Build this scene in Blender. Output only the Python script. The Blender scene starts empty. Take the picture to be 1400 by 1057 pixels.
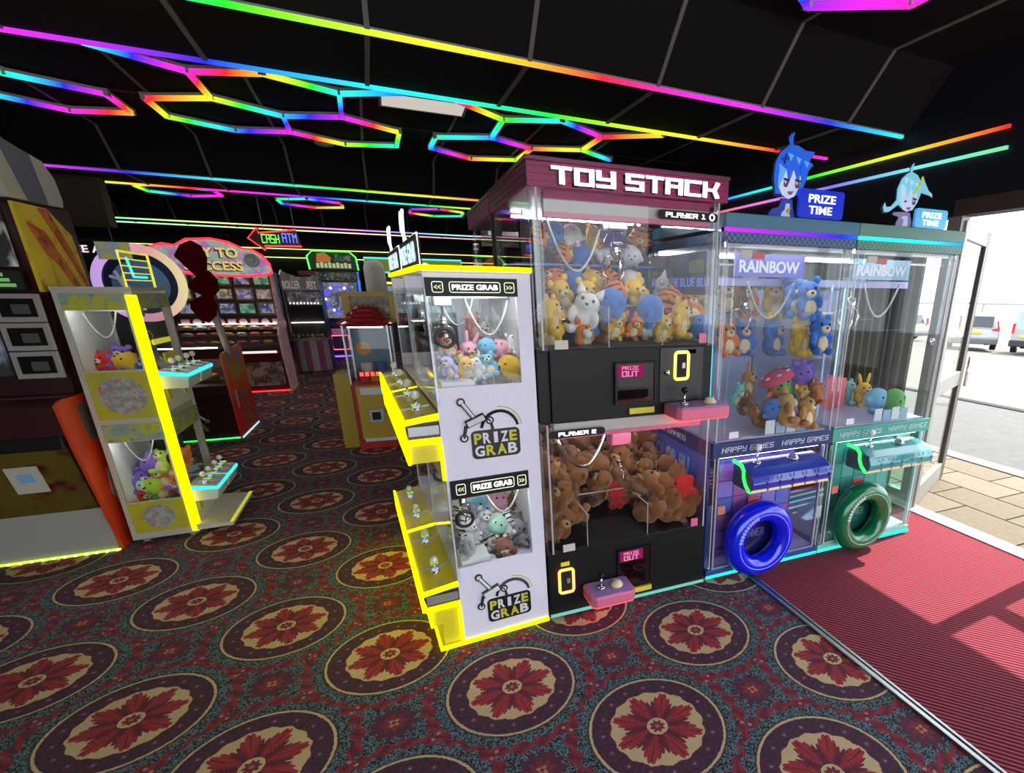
import bpy, bmesh, math, random
from mathutils import Matrix, Vector, Euler
random.seed(7)
PI = math.pi
SC = bpy.context.scene
COL = SC.collection

# ------------------------------------------------------------------ camera, sky, sun, exposure
cam = bpy.data.cameras.new('camera')
cam.sensor_fit = 'HORIZONTAL'
cam.sensor_width = 36.0
cam.lens = 715.84 / 1400 * 36.0
cam.shift_x = (700 - 878.31) / 1400
cam.shift_y = (640.67 - 528.5) / 1400
cam.clip_start = 0.02
cam.clip_end = 300
camo = bpy.data.objects.new('camera', cam)
COL.objects.link(camo)
RT = (0.9105310, -0.4133299, 0.0095721)
UP = (0.1236139, 0.2942581, 0.9476981)
FW = (0.3945287, 0.8617253, -0.3190245)
camo.matrix_world = Matrix(((RT[0], UP[0], -FW[0], 0), (RT[1], UP[1], -FW[1], 0), (RT[2], UP[2], -FW[2], 1.6), (0, 0, 0, 1)))
SC.camera = camo

world = bpy.data.worlds.new('sky')
SC.world = world
world.use_nodes = True
wn = world.node_tree
bg = wn.nodes['Background']
bg.inputs[0].default_value = (0.86, 0.93, 1.0, 1)
bg.inputs[1].default_value = 4.2

sun = bpy.data.lights.new('sun', 'SUN')
sun.energy = 9.0
sun.angle = 0.01
sun.color = (1.0, 0.93, 0.82)
suno = bpy.data.objects.new('sun', sun)
COL.objects.link(suno)
suno.rotation_euler = Vector((0.82, 0.08, 1.0)).to_track_quat('Z', 'Y').to_euler()
suno.location = (8, 2, 12)

SC.view_settings.view_transform = 'Standard'
SC.view_settings.look = 'None'
SC.view_settings.gamma = 1.0
SC.view_settings.use_curve_mapping = False
SC.view_settings.exposure = 0.0
SC.cycles.transparent_max_bounces = 40
SC.cycles.max_bounces = 8
SC.cycles.caustics_reflective = False
SC.cycles.caustics_refractive = False
SC.cycles.sample_clamp_indirect = 6.0

# ------------------------------------------------------------------ materials
MATS = {}
def new_mat(name):
    m = bpy.data.materials.new(name)
    m.use_nodes = True
    nt = m.node_tree
    nt.nodes.clear()
    return m, nt, nt.nodes.new('ShaderNodeOutputMaterial')

class E:
    """a socket with arithmetic"""
    nt = None
    def __init__(s, sock): s.s = sock
    @staticmethod
    def op(o, *a, clamp=False):
        n = E.nt.nodes.new('ShaderNodeMath'); n.operation = o; n.use_clamp = clamp
        for i, v in enumerate(a):
            if isinstance(v, E): E.nt.links.new(v.s, n.inputs[i])
            else: n.inputs[i].default_value = v
        return E(n.outputs[0])
    def __add__(s, o): return E.op('ADD', s, o)
    __radd__ = __add__
    def __sub__(s, o): return E.op('SUBTRACT', s, o)
    def __rsub__(s, o): return E.op('SUBTRACT', o, s)
    def __mul__(s, o): return E.op('MULTIPLY', s, o)
    __rmul__ = __mul__
    def __truediv__(s, o): return E.op('DIVIDE', s, o)
    def __lt__(s, o): return E.op('LESS_THAN', s, o)
    def __gt__(s, o): return E.op('GREATER_THAN', s, o)
    def abs(s): return E.op('ABSOLUTE', s)
    def frac(s): return E.op('FRACT', s)
    def sin(s): return E.op('SINE', s)
    def cos(s): return E.op('COSINE', s)
    def sqrt(s): return E.op('SQRT', s)
    def floor(s): return E.op('FLOOR', s)
    def cl(s): return E.op('ADD', s, 0.0, clamp=True)
def emin(a, b): return E.op('MINIMUM', a, b)
def emax(a, b): return E.op('MAXIMUM', a, b)
def coords(kind='Object'):
    t = E.nt.nodes.new('ShaderNodeTexCoord'); x = E.nt.nodes.new('ShaderNodeSeparateXYZ')
    E.nt.links.new(t.outputs[kind], x.inputs[0])
    return E(x.outputs[0]), E(x.outputs[1]), E(x.outputs[2]), t.outputs[kind]
def noise(vec, scale, detail=2.0):
    n = E.nt.nodes.new('ShaderNodeTexNoise'); n.inputs['Scale'].default_value = scale; n.inputs['Detail'].default_value = detail
    E.nt.links.new(vec, n.inputs['Vector'])
    return E(n.outputs[0])
def voro(vec, scale, feature='F1'):
    n = E.nt.nodes.new('ShaderNodeTexVoronoi'); n.feature = feature; n.inputs['Scale'].default_value = scale
    E.nt.links.new(vec, n.inputs['Vector'])
    return E(n.outputs['Distance']), n.outputs['Color']
def setc(sock, v):
    if isinstance(v, E): E.nt.links.new(v.s, sock)
    elif isinstance(v, bpy.types.NodeSocket): E.nt.links.new(v, sock)
    elif isinstance(v, tuple): sock.default_value = v if len(v) == 4 else (*v, 1)
    else: sock.default_value = v
def mixc(f, a, b):
    n = E.nt.nodes.new('ShaderNodeMix'); n.data_type = 'RGBA'
    setc(n.inputs[0], f); setc(n.inputs[6], a); setc(n.inputs[7], b)
    return n.outputs[2]
def bump(h, strength=0.3, dist=0.01):
    n = E.nt.nodes.new('ShaderNodeBump'); n.inputs['Strength'].default_value = strength; n.inputs['Distance'].default_value = dist
    E.nt.links.new(h.s, n.inputs['Height']); return n.outputs[0]
def princ(nt, out, color, rough=0.5, metal=0.0, emit=None, estr=0.0, normal=None, coat=0.0, spec=0.5, sheen=0.0):
    p = nt.nodes.new('ShaderNodeBsdfPrincipled')
    setc(p.inputs['Base Color'], color)
    setc(p.inputs['Roughness'], rough); p.inputs['Metallic'].default_value = metal
    p.inputs['Specular IOR Level'].default_value = spec
    p.inputs['Coat Weight'].default_value = coat; p.inputs['Sheen Weight'].default_value = sheen
    if emit is not None:
        setc(p.inputs['Emission Color'], emit); p.inputs['Emission Strength'].default_value = estr
    if normal is not None: nt.links.new(normal, p.inputs['Normal'])
    nt.links.new(p.outputs[0], out.inputs[0])
    return p
def plain(name, color, rough=0.45, metal=0.0, estr=0.0, coat=0.0, spec=0.5, grain=0.06):
    """painted or moulded surface with a faint procedural mottling"""
    if name in MATS: return MATS[name]
    m, nt, out = new_mat(name); E.nt = nt
    x, y, z, v = coords()
    n = noise(v, 40.0, 3.0)
    dark = tuple(c * (1 - grain) for c in color); lite = tuple(min(1, c * (1 + grain)) for c in color)
    c = mixc(n, dark, lite)
    princ(nt, out, c, rough, metal, color if estr else None, estr, coat=coat, spec=spec)
    MATS[name] = m
    return m
def glow(name, color, strength):
    if name in MATS: return MATS[name]
    m, nt, out = new_mat(name)
    e = nt.nodes.new('ShaderNodeEmission'); e.inputs[0].default_value = (*color, 1); e.inputs[1].default_value = strength
    nt.links.new(e.outputs[0], out.inputs[0])
    MATS[name] = m
    return m
def rainbow(name, fx, fy, phase, strength=1.25, sat=0.97):
    """addressable led strip: hue runs along the strip"""
    if name in MATS: return MATS[name]
    m, nt, out = new_mat(name); E.nt = nt
    x, y, z, v = coords()
    h = (x * fx + y * fy + phase).frac()
    c = nt.nodes.new('ShaderNodeCombineColor'); c.mode = 'HSV'
    nt.links.new(h.s, c.inputs[0]); c.inputs[1].default_value = sat; c.inputs[2].default_value = 1
    e = nt.nodes.new('ShaderNodeEmission'); nt.links.new(c.outputs[0], e.inputs[0]); e.inputs[1].default_value = strength
    nt.links.new(e.outputs[0], out.inputs[0])
    MATS[name] = m
    return m
def glass(name, tint=(1, 1, 1), refl=0.06, edge=0.5, rough=0.02):
    """thin clear sheet: see-through with a mirror layer that grows at grazing angles"""
    if name in MATS: return MATS[name]
    m, nt, out = new_mat(name)
    t = nt.nodes.new('ShaderNodeBsdfTransparent'); t.inputs[0].default_value = (*tint, 1)
    g = nt.nodes.new('ShaderNodeBsdfGlossy'); g.inputs[0].default_value = (1, 1, 1, 1); g.inputs[1].default_value = rough
    l = nt.nodes.new('ShaderNodeLayerWeight'); l.inputs[0].default_value = 0.5
    E.nt = nt
    f = E.op('POWER', E(l.outputs['Facing']), 4.0) * edge + refl
    mx = nt.nodes.new('ShaderNodeMixShader')
    nt.links.new(f.cl().s, mx.inputs[0]); nt.links.new(t.outputs[0], mx.inputs[1]); nt.links.new(g.outputs[0], mx.inputs[2])
    nt.links.new(mx.outputs[0], out.inputs[0])
    MATS[name] = m
    return m
def hazy_sheet(name, color, amount):
    """see-through sheet with an even diffuse colour mixed in"""
    if name in MATS: return MATS[name]
    m, nt, out = new_mat(name)
    t = nt.nodes.new('ShaderNodeBsdfTransparent'); d = nt.nodes.new('ShaderNodeBsdfDiffuse'); d.inputs[0].default_value = (*color, 1)
    mx = nt.nodes.new('ShaderNodeMixShader'); mx.inputs[0].default_value = amount
    nt.links.new(t.outputs[0], mx.inputs[1]); nt.links.new(d.outputs[0], mx.inputs[2]); nt.links.new(mx.outputs[0], out.inputs[0])
    MATS[name] = m
    return m
def plush_mat(name, color, stripe=None):
    key = 'plush_' + name
    if key in MATS: return MATS[key]
    m, nt, out = new_mat(key); E.nt = nt
    x, y, z, v = coords()
    n = noise(v, 60.0, 3.0)
    c = mixc(n, tuple(k * 0.8 for k in color), tuple(min(1, k * 1.12) for k in color))
    if stripe:
        w = ((z * 34.0 + noise(v, 6.0) * 3.0).sin() > 0.45) * (y > -0.28)
        c = mixc(w, c, stripe)
    princ(nt, out, c, 0.95, normal=bump(n, 0.5, 0.01), spec=0.1, sheen=0.25)
    MATS[key] = m
    return m

WHITE = plain('white_gloss', (0.78, 0.77, 0.82), 0.3)
LILAC = plain('pale_lilac_panel', (0.80, 0.76, 0.88), 0.4)
BLACK = plain('black_satin', (0.008, 0.008, 0.009), 0.45, spec=0.25)
MATTE = plain('matte_black', (0.006, 0.006, 0.007), 0.8)
CHROME = plain('chrome', (0.8, 0.8, 0.82), 0.12, 1.0)
ALU = plain('brushed_aluminium', (0.55, 0.55, 0.56), 0.35, 1.0)
SILVER = plain('silver_plastic', (0.5, 0.5, 0.52), 0.3, 0.6)
GREY = plain('grey_plastic', (0.28, 0.28, 0.30), 0.5)
PINK = plain('pink_plastic', (0.75, 0.16, 0.28), 0.35)
MAGENTA = plain('magenta_panel', (0.30, 0.012, 0.09), 0.35)
YELLOWP = plain('yellow_panel', (0.75, 0.62, 0.02), 0.4)
YGLOW = glow('yellow_led', (1.0, 0.92, 0.0), 2.6)
WGLOW = glow('white_letter_glow', (1.0, 0.98, 0.96), 2.2)
LAMP = glow('cool_white_lamp', (0.93, 0.97, 1.0), 24.0)
TGLOW = glow('teal_led', (0.02, 0.95, 0.75), 1.6)
GGLOW = glow('green_led', (0.05, 1.0, 0.15), 1.8)
RGLOW = glow('red_led', (1.0, 0.03, 0.05), 2.0)
CGLOW = glow('cyan_led', (0.05, 0.85, 0.95), 1.4)
PANE = glass('clear_pane', (0.975, 0.985, 0.98), 0.014, 0.40)
POST = glass('clear_acrylic_post', (0.93, 0.95, 0.96), 0.06, 0.6, 0.04)
CABLE = plain('grey_cable', (0.35, 0.35, 0.35), 0.4)
PCOL = {'orange': (0.75, 0.20, 0.03), 'blue': (0.06, 0.20, 0.62), 'white': (0.78, 0.76, 0.74), 'yellow': (0.80, 0.48, 0.04), 'peach': (0.75, 0.42, 0.25),
        'beige': (0.62, 0.50, 0.28), 'tan': (0.48, 0.26, 0.09), 'brown': (0.24, 0.09, 0.03), 'green': (0.13, 0.42, 0.10), 'purple': (0.22, 0.12, 0.55),
        'rust': (0.50, 0.16, 0.05), 'sky': (0.25, 0.58, 0.80), 'teal': (0.15, 0.45, 0.45), 'rose': (0.72, 0.25, 0.22), 'pink': (0.85, 0.42, 0.50),
        'lilac': (0.52, 0.48, 0.78), 'mocha': (0.16, 0.11, 0.09), 'mocha2': (0.26, 0.11, 0.07), 'grey': (0.36, 0.36, 0.38), 'mint': (0.45, 0.78, 0.60),
        'red': (0.65, 0.03, 0.03), 'lime': (0.45, 0.65, 0.06), 'cream': (0.75, 0.62, 0.40), 'black': (0.015, 0.015, 0.018)}
DARKSTRIPE = (0.07, 0.03, 0.02)

# ------------------------------------------------------------------ mesh helpers
class MB:
    def __init__(s): s.v = []; s.f = []
    def box(s, x0, x1, y0, y1, z0, z1):
        b = len(s.v)
        s.v += [(x, y, z) for z in (z0, z1) for y in (y0, y1) for x in (x0, x1)]
        s.f += [tuple(b + i for i in q) for q in ((0, 2, 3, 1), (4, 5, 7, 6), (0, 1, 5, 4), (2, 6, 7, 3), (0, 4, 6, 2), (1, 3, 7, 5))]
        return s
    def prism(s, pts, axis, a0, a1):
        """outline in the plane across `axis` swept from a0 to a1. axis x: (y,z), y: (x,z), z: (x,y)"""
        b = len(s.v); n = len(pts)
        def P(p, a): return (a, p[0], p[1]) if axis == 'x' else ((p[0], a, p[1]) if axis == 'y' else (p[0], p[1], a))
        s.v += [P(p, a0) for p in pts] + [P(p, a1) for p in pts]
        s.f.append(tuple(b + i for i in range(n))[::-1]); s.f.append(tuple(b + n + i for i in range(n)))
        for i in range(n):
            j = (i + 1) % n
            s.f.append((b + i, b + j, b + n + j, b + n + i))
        return s
    def tube(s, path, r, n=8, closed=False):
        path = [Vector(p) for p in path]; m = len(path); b = len(s.v)
        up = Vector((0, 0, 1))
        for i, p in enumerate(path):
            if closed: t = path[(i + 1) % m] - path[i - 1]
            else: t = path[min(i + 1, m - 1)] - path[max(i - 1, 0)]
            t.normalize()
            u = up if abs(t.dot(up)) < 0.95 else Vector((0, 1, 0))
            a = t.cross(u).normalized(); c = t.cross(a)
            rr = r[i] if isinstance(r, (list, tuple)) else r
            for k in range(n):
                w = 2 * PI * k / n
                s.v.append(tuple(p + (a * math.cos(w) + c * math.sin(w)) * rr))
        for i in range(m if closed else m - 1):
            j = (i + 1) % m
            for k in range(n):
                l = (k + 1) % n
                s.f.append((b + i * n + k, b + i * n + l, b + j * n + l, b + j * n + k))
        if not closed:
            s.f.append(tuple(b + k for k in range(n))); s.f.append(tuple(b + (m - 1) * n + k for k in range(n))[::-1])
        return s
    def lathe(s, prof, n=24, c=(0, 0, 0), axis='z'):
        b = len(s.v)
        for r, h in prof:
            for k in range(n):
                w = 2 * PI * k / n; p, q = r * math.cos(w), r * math.sin(w)
                s.v.append({'z': (c[0] + p, c[1] + q, c[2] + h), 'y': (c[0] + p, c[1] + h, c[2] + q), 'x': (c[0] + h, c[1] + p, c[2] + q)}[axis])
        for i in range(len(prof) - 1):
            for k in range(n):
                l = (k + 1) % n
                s.f.append((b + i * n + k, b + i * n + l, b + (i + 1) * n + l, b + (i + 1) * n + k))
        s.f.append(tuple(b + k for k in range(n))[::-1]); s.f.append(tuple(b + (len(prof) - 1) * n + k for k in range(n)))
        return s
    def ball(s, c, r, n=12, m=8):
        rx, ry, rz = r if isinstance(r, (tuple, list)) else (r, r, r)
        b = len(s.v)
        s.v.append((c[0], c[1], c[2] - rz))
        for i in range(1, m):
            a = -PI / 2 + PI * i / m
            for k in range(n):
                w = 2 * PI * k / n
                s.v.append((c[0] + rx * math.cos(a) * math.cos(w), c[1] + ry * math.cos(a) * math.sin(w), c[2] + rz * math.sin(a)))
        s.v.append((c[0], c[1], c[2] + rz)); t = len(s.v) - 1
        for k in range(n):
            l = (k + 1) % n
            s.f.append((b, b + 1 + l, b + 1 + k))
            s.f.append((t, b + 1 + (m - 2) * n + k, b + 1 + (m - 2) * n + l))
            for i in range(m - 2):
                s.f.append((b + 1 + i * n + k, b + 1 + i * n + l, b + 1 + (i + 1) * n + l, b + 1 + (i + 1) * n + k))
        return s
    def torus(s, c, R, r, axis='y', n=40, m=12, squash=1.0):
        pts = []
        for k in range(n):
            w = 2 * PI * k / n
            p, q = R * math.cos(w), R * math.sin(w)
            pts.append({'y': (c[0] + p, c[1], c[2] + q), 'z': (c[0] + p, c[1] + q, c[2]), 'x': (c[0], c[1] + p, c[2] + q)}[axis])
        b = len(s.v); C = Vector(c)
        ax = {'y': Vector((0, 1, 0)), 'z': Vector((0, 0, 1)), 'x': Vector((1, 0, 0))}[axis]
        for p in pts:
            d = (Vector(p) - C).normalized()
            for k in range(m):
                w = 2 * PI * k / m
                s.v.append(tuple(Vector(p) + d * (r * math.cos(w)) + ax * (r * squash * math.sin(w))))
        for i in range(n):
            j = (i + 1) % n
            for k in range(m):
                l = (k + 1) % m
                s.f.append((b + i * m + k, b + i * m + l, b + j * m + l, b + j * m + k))
        return s
    def bar(s, p, q, w, h):
        """square bar between two points; w across, h along z"""
        p, q = Vector(p), Vector(q); t = (q - p).normalized()
        u = Vector((0, 0, 1)) if abs(t.z) < 0.9 else Vector((0, 1, 0))
        a = t.cross(u).normalized() * (w / 2); c = a.normalized().cross(t).normalized() * (h / 2)
        b = len(s.v)
        for e in (p, q):
            s.v += [tuple(e - a - c), tuple(e + a - c), tuple(e + a + c), tuple(e - a + c)]
        s.f += [tuple(b + i for i in x) for x in ((0, 3, 2, 1), (4, 5, 6, 7), (0, 1, 5, 4), (1, 2, 6, 5), (2, 3, 7, 6), (3, 0, 4, 7))]
        return s
    def mesh(s, name='mesh', smooth=False):
        me = bpy.data.meshes.new(name)
        me.from_pydata(s.v, [], s.f)
        bm = bmesh.new(); bm.from_mesh(me); bmesh.ops.recalc_face_normals(bm, faces=bm.faces); bm.to_mesh(me); bm.free()
        if smooth:
            me.polygons.foreach_set('use_smooth', [True] * len(me.polygons))
        return me

def obj(name, mb, mat=None, parent=None, loc=(0, 0, 0), rot=(0, 0, 0), smooth=False, bev=0.0):
    me = mb.mesh(name, smooth) if isinstance(mb, MB) else mb
    o = bpy.data.objects.new(name, me)
    COL.objects.link(o)
    if mat is not None:
        if not me.materials: me.materials.append(mat)
        elif me.materials[0] is not mat:
            o.material_slots[0].link = 'OBJECT'; o.material_slots[0].material = mat
    o.location = loc; o.rotation_euler = rot
    if parent is not None: o.parent = parent
    if bev:
        b = o.modifiers.new('edge', 'BEVEL'); b.width = bev; b.segments = 2; b.limit_method = 'ANGLE'
    return o
def bx(name, x0, x1, y0, y1, z0, z1, mat, parent=None, bev=0.0):
    return obj(name, MB().box(x0, x1, y0, y1, z0, z1), mat, parent, bev=bev)
def tag(o, label, cat, group=None):
    o['label'] = label; o['category'] = cat
    if group: o['group'] = group
    return o
def thing(name, label, cat, loc=(0, 0, 0), rz=0.0, group=None):
    o = bpy.data.objects.new(name, None); COL.objects.link(o)
    o.location = loc; o.rotation_euler = (0, 0, rz); o.empty_display_size = 0.1
    return tag(o, label, cat, group)
def struct(o):
    o['kind'] = 'structure'; return o
def rrect(x0, x1, z0, z1, r, n=5):
    pts = []
    for cx, cz, a0 in ((x1 - r, z0 + r, -PI / 2), (x1 - r, z1 - r, 0), (x0 + r, z1 - r, PI / 2), (x0 + r, z0 + r, PI)):
        for k in range(n + 1):
            a = a0 + PI / 2 * k / n
            pts.append((cx + r * math.cos(a), cz + r * math.sin(a)))
    return pts

# lettering ----------------------------------------------------------
DG = None
def font_mesh(s, w, h, bold=0.02, depth=0.002):
    cu = bpy.data.curves.new('t', 'FONT'); cu.body = s; cu.size = 1; cu.offset = bold; cu.extrude = 0.01; cu.resolution_u = 3
    o = bpy.data.objects.new('t', cu); COL.objects.link(o)
    bpy.context.view_layer.update()
    me = bpy.data.meshes.new_from_object(o.evaluated_get(bpy.context.evaluated_depsgraph_get()))
    bpy.data.objects.remove(o); bpy.data.curves.remove(cu)
    xs = [v.co.x for v in me.vertices]; ys = [v.co.y for v in me.vertices]
    x0, x1, y0, y1 = min(xs), max(xs), min(ys), max(ys)
    for v in me.vertices:
        v.co = ((v.co.x - x0) / (x1 - x0) * w, (v.co.y - y0) / (y1 - y0) * h, v.co.z / 0.01 * depth)
    me.materials.clear()
    return me
STROKES = {  # block letters on a 4 x 6 grid
 'T': [(0,6,4,6),(2,0,2,6)], 'O': [(0,0,4,0),(4,0,4,6),(4,6,0,6),(0,6,0,0)], 'Y': [(0,6,0,3),(0,3,4,3),(4,6,4,0),(4,0,0,0)],
 'S': [(4,6,0,6),(0,6,0,3),(0,3,4,3),(4,3,4,0),(4,0,0,0)], 'A': [(0,0,0,6),(0,6,4,6),(4,6,4,0),(0,3,4,3)], 'C': [(4,6,0,6),(0,6,0,0),(0,0,4,0)],
 'K': [(0,0,0,6),(0,3,3,3),(3,3,4,6),(3,3,4,0)], 'P': [(0,0,0,6),(0,6,4,6),(4,6,4,3),(4,3,0,3)], 'L': [(0,6,0,0),(0,0,4,0)],
 'E': [(4,6,0,6),(0,6,0,0),(0,0,4,0),(0,3,3,3)], 'R': [(0,0,0,6),(0,6,4,6),(4,6,4,3),(4,3,0,3),(2,3,4,0)], '1': [(1,6,2,6),(2,6,2,0),(0.5,0,3.5,0)],
 '2': [(0,6,4,6),(4,6,4,3),(4,3,0,3),(0,3,0,0),(0,0,4,0)], 'H': [(0,0,0,6),(4,0,4,6),(0,3,4,3)], 'G': [(4,6,0,6),(0,6,0,0),(0,0,4,0),(4,0,4,3),(4,3,2,3)],
 'M': [(0,0,0,6),(0,6,2,3.5),(2,3.5,4,6),(4,6,4,0)], 'I': [(2,0,2,6),(1,6,3,6),(1,0,3,0)], 'Z': [(0,6,4,6),(4,6,0,0),(0,0,4,0)], 'N': [(0,0,0,6),(0,6,4,0),(4,0,4,6)],
 'W': [(0,6,0,0),(0,0,2,2.5),(2,2.5,4,0),(4,0,4,6)], 'B': [(0,0,0,6),(0,6,3.5,6),(3.5,6,3.5,3),(0,3,4,3),(4,3,4,0),(4,0,0,0)], 'U': [(0,6,0,0),(0,0,4,0),(4,0,4,6)],
 'D': [(0,0,0,6),(0,6,3,6),(3,6,4,5),(4,5,4,1),(4,1,3,0),(3,0,0,0)], 'F': [(0,0,0,6),(0,6,4,6),(0,3,3,3)]}
def block_mesh(s, w, h, thick=1.1, depth=0.002, gap=1.9, slant=0.0):
    """stroke letters as flat bars, in the xy plane"""
    mb = MB(); x = 0.0; t = thick / 2
    for ch in s:
        if ch == ' ': x += 3.2; continue
        for (a, b, c, d) in STROKES[ch]:
            dx, dy = c - a, d - b; L = math.hypot(dx, dy); ux, uy = dx / L * t, dy / L * t
            nx, ny = -uy, ux
            q = [(a - ux + nx, b - uy + ny), (a - ux - nx, b - uy - ny), (c + ux - nx, d + uy - ny), (c + ux + nx, d + uy + ny)]
            mb.prism([(x + p + slant * r, r) for p, r in q], 'z', -1, 1)
        x += 4 + gap
    x0 = min(v[0] for v in mb.v); x1 = max(v[0] for v in mb.v)
    mb.v = [((v[0] - x0) / (x1 - x0) * w, (v[1] + t) / (6 + thick) * h, v[2] * depth) for v in mb.v]
    return mb.mesh('letters')
def letters(me, mat, parent, loc, facing='-y', name='lettering'):
    rot = {'-y': (PI / 2, 0, 0), '-x': (PI / 2, 0, -PI / 2), '+x': (PI / 2, 0, PI / 2), '+y': (PI / 2, 0, PI)}[facing]
    return obj(name, me, mat, parent, loc, rot)

# ================================================================== the setting
def carpet_mat():
    m, nt, out = new_mat('carpet_medallions'); E.nt = nt
    x, y, z, v = coords()
    S, TH, OX, OY = 0.64864, -0.75285, -1.63344, 3.65508
    c, s = math.cos(TH) / S, math.sin(TH) / S
    i = (x - OX) * c + (y - OY) * s
    j = (x - OX) * -s + (y - OY) * c
    di = (i + 0.5).frac() - 0.5; dj = (j + 0.5).frac() - 0.5
    wob = (noise(v, 70.0, 1.0) - 0.5) * 0.012
    r = (di * di + dj * dj).sqrt() + wob
    a = E.op('ARCTAN2', dj, di)
    turn = a * (1 / (2 * PI))
    fine = noise(v, 330.0, 2.0)
    mott = noise(v, 42.0, 2.0)
    vd, vc = voro(v, 150.0)
    # ground: teal with dark flecks
    TEAL = (0.17, 0.28, 0.33); DK = (0.012, 0.014, 0.022)
    RED = (0.50, 0.030, 0.048); MAR = (0.15, 0.012, 0.042); NAVY = (0.040, 0.032, 0.075); CREAM = (0.82, 0.60, 0.32); PUR = (0.12, 0.028, 0.08)
    col = mixc(((vd - 0.42) * 6.0 + (mott - 0.5) * 3.0).cl(), TEAL, DK)
    # leafy garland ring round every medallion
    gw = 0.030 + 0.016 * (turn * 2 * PI * 26.0).sin() + (mott - 0.5) * 0.03
    garl = (r - 0.515).abs() < gw
    leaf = ((turn * 2 * PI * 26.0 + (r - 0.515) * 60.0).sin() * 0.5 + 0.5) * 0.7 + (vd * 0.5)
    col = mixc(garl, col, mixc(leaf.cl(), RED, MAR))
    bead = ((turn * 8.0).frac() - 0.5).abs() * 0.4
    col = mixc((bead * bead + (r - 0.515) * (r - 0.515)) < 0.00012, col, (0.6, 0.33, 0.27))
    # corner motif between four medallions
    ei = 0.5 - di.abs(); ej = 0.5 - dj.abs()
    e = (ei * ei + ej * ej).sqrt() + wob * 1.5
    ea = E.op('ARCTAN2', ej, ei)
    col = mixc(e < (0.125 + 0.018 * (ea * 12.0).cos()), col, mixc(mott, PUR, MAR))
    col = mixc(e < (0.062 + 0.015 * (ea * 8.0).cos()), col, (0.30, 0.03, 0.045))
    col = mixc(e < (0.026 + 0.008 * (ea * 4.0).cos()), col, (0.62, 0.32, 0.18))
    col = mixc(e < 0.013, col, (0.3, 0.02, 0.04))
    # medallion
    col = mixc(r < 0.418, col, (0.07, 0.03, 0.035))
    col = mixc(r < 0.408, col, CREAM)
    col = mixc(r < 0.392, col, mixc(mott, NAVY, (0.05, 0.02, 0.05)))
    bu = ((turn * 16.0).frac() - 0.5) * (2 * PI * 0.335 / 16)
    bd = (bu * bu + (r - 0.330) * (r - 0.330)).sqrt()
    col = mixc(emin(bd < 0.056, bd > 0.040), col, MAR)
    col = mixc(bd < 0.024, col, PUR)
    col = mixc(bd < 0.0085, col, (0.45, 0.22, 0.25))
    sc = 0.286 + 0.014 * ((turn * 16.0).frac() - 0.5).abs() * -2.0
    col = mixc(r < (sc + 0.010), col, MAR)
    col = mixc(r < sc, col, CREAM)
    t = ((turn * 8.0 + 0.28).frac() - 0.5).abs() * 2.0
    tip = 0.158 + 0.102 * (1.0 - t) + 0.026 * (t * 9.42).sin().abs()
    inside = r < tip
    pet = mixc(((t * 2.0 - 0.55) + (mott - 0.5) * 1.6 + (0.15 - r) * 5.0 + ((r * 260.0 + t * 9.0).sin() * 0.35)).cl(), RED, MAR)
    col = mixc(inside, col, pet)
    vein = emin(t < 0.05, r > 0.12)
    col = mixc(emin(vein, inside), col, (0.15, 0.01, 0.025))
    col = mixc(r < 0.070, col, (0.06, 0.015, 0.03))
    col = mixc(r < 0.064, col, CREAM)
    col = mixc(r < (0.041 + 0.008 * (a * 8.0).cos()), col, (0.27, 0.02, 0.03))
    col = mixc((di.abs() + dj.abs()) < 0.016, col, (0.45, 0.22, 0.16))
    col = mixc(fine, mixc(0.5, col, (0, 0, 0)), mixc(0.03, col, (1, 1, 1)))
    princ(nt, out, col, 0.95, normal=bump(fine + vd * 0.6, 0.5, 0.006), spec=0.15, sheen=0.05)
    return m
floor = struct(bx('floor', -9, 3.56, -3, 19, -0.1, 0.0, carpet_mat()))

def mat_mat():
    m, nt, out = new_mat('ribbed_red_mat'); E.nt = nt
    x, y, z, v = coords()
    A = math.radians(-48.9)
    d = (x * -math.sin(A) + y * math.cos(A))
    rib = (d * (2 * PI / 0.021)).sin()
    n = noise(v, 300.0, 2.0)
    c = mixc((rib * 2.0 + 0.5).cl(), (0.020, 0.005, 0.012), (0.46, 0.075, 0.10))
    c = mixc((n * 0.35).cl(), c, (0.26, 0.05, 0.07))
    princ(nt, out, c, 0.9, normal=bump(rib * 0.5 + n * 0.3, 0.4, 0.004), spec=0.1)
    return m
mat_o = tag(bx('entrance_mat', 1.765, 3.46, -3, 3.5, 0.0005, 0.005, mat_mat()), 'dark red ribbed entrance mat lit by sun in front of the open door', 'mat')
tr = bx('trim_1', 1.72, 1.742, -3, 2.6, 0.0, 0.010, ALU, bev=0.003); struct(tr)
bx('trim_lip', 1.742, 1.752, -3, 2.6, 0.0, 0.004, BLACK, tr); bx('trim_lip', 1.752, 1.765, -3, 2.6, 0.0, 0.010, ALU, tr, 0.002)
st = struct(bx('trim_2', 3.46, 3.60, -3, 4.2, 0.0, 0.014, plain('pale_threshold', (0.42, 0.42, 0.41), 0.5)))

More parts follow.
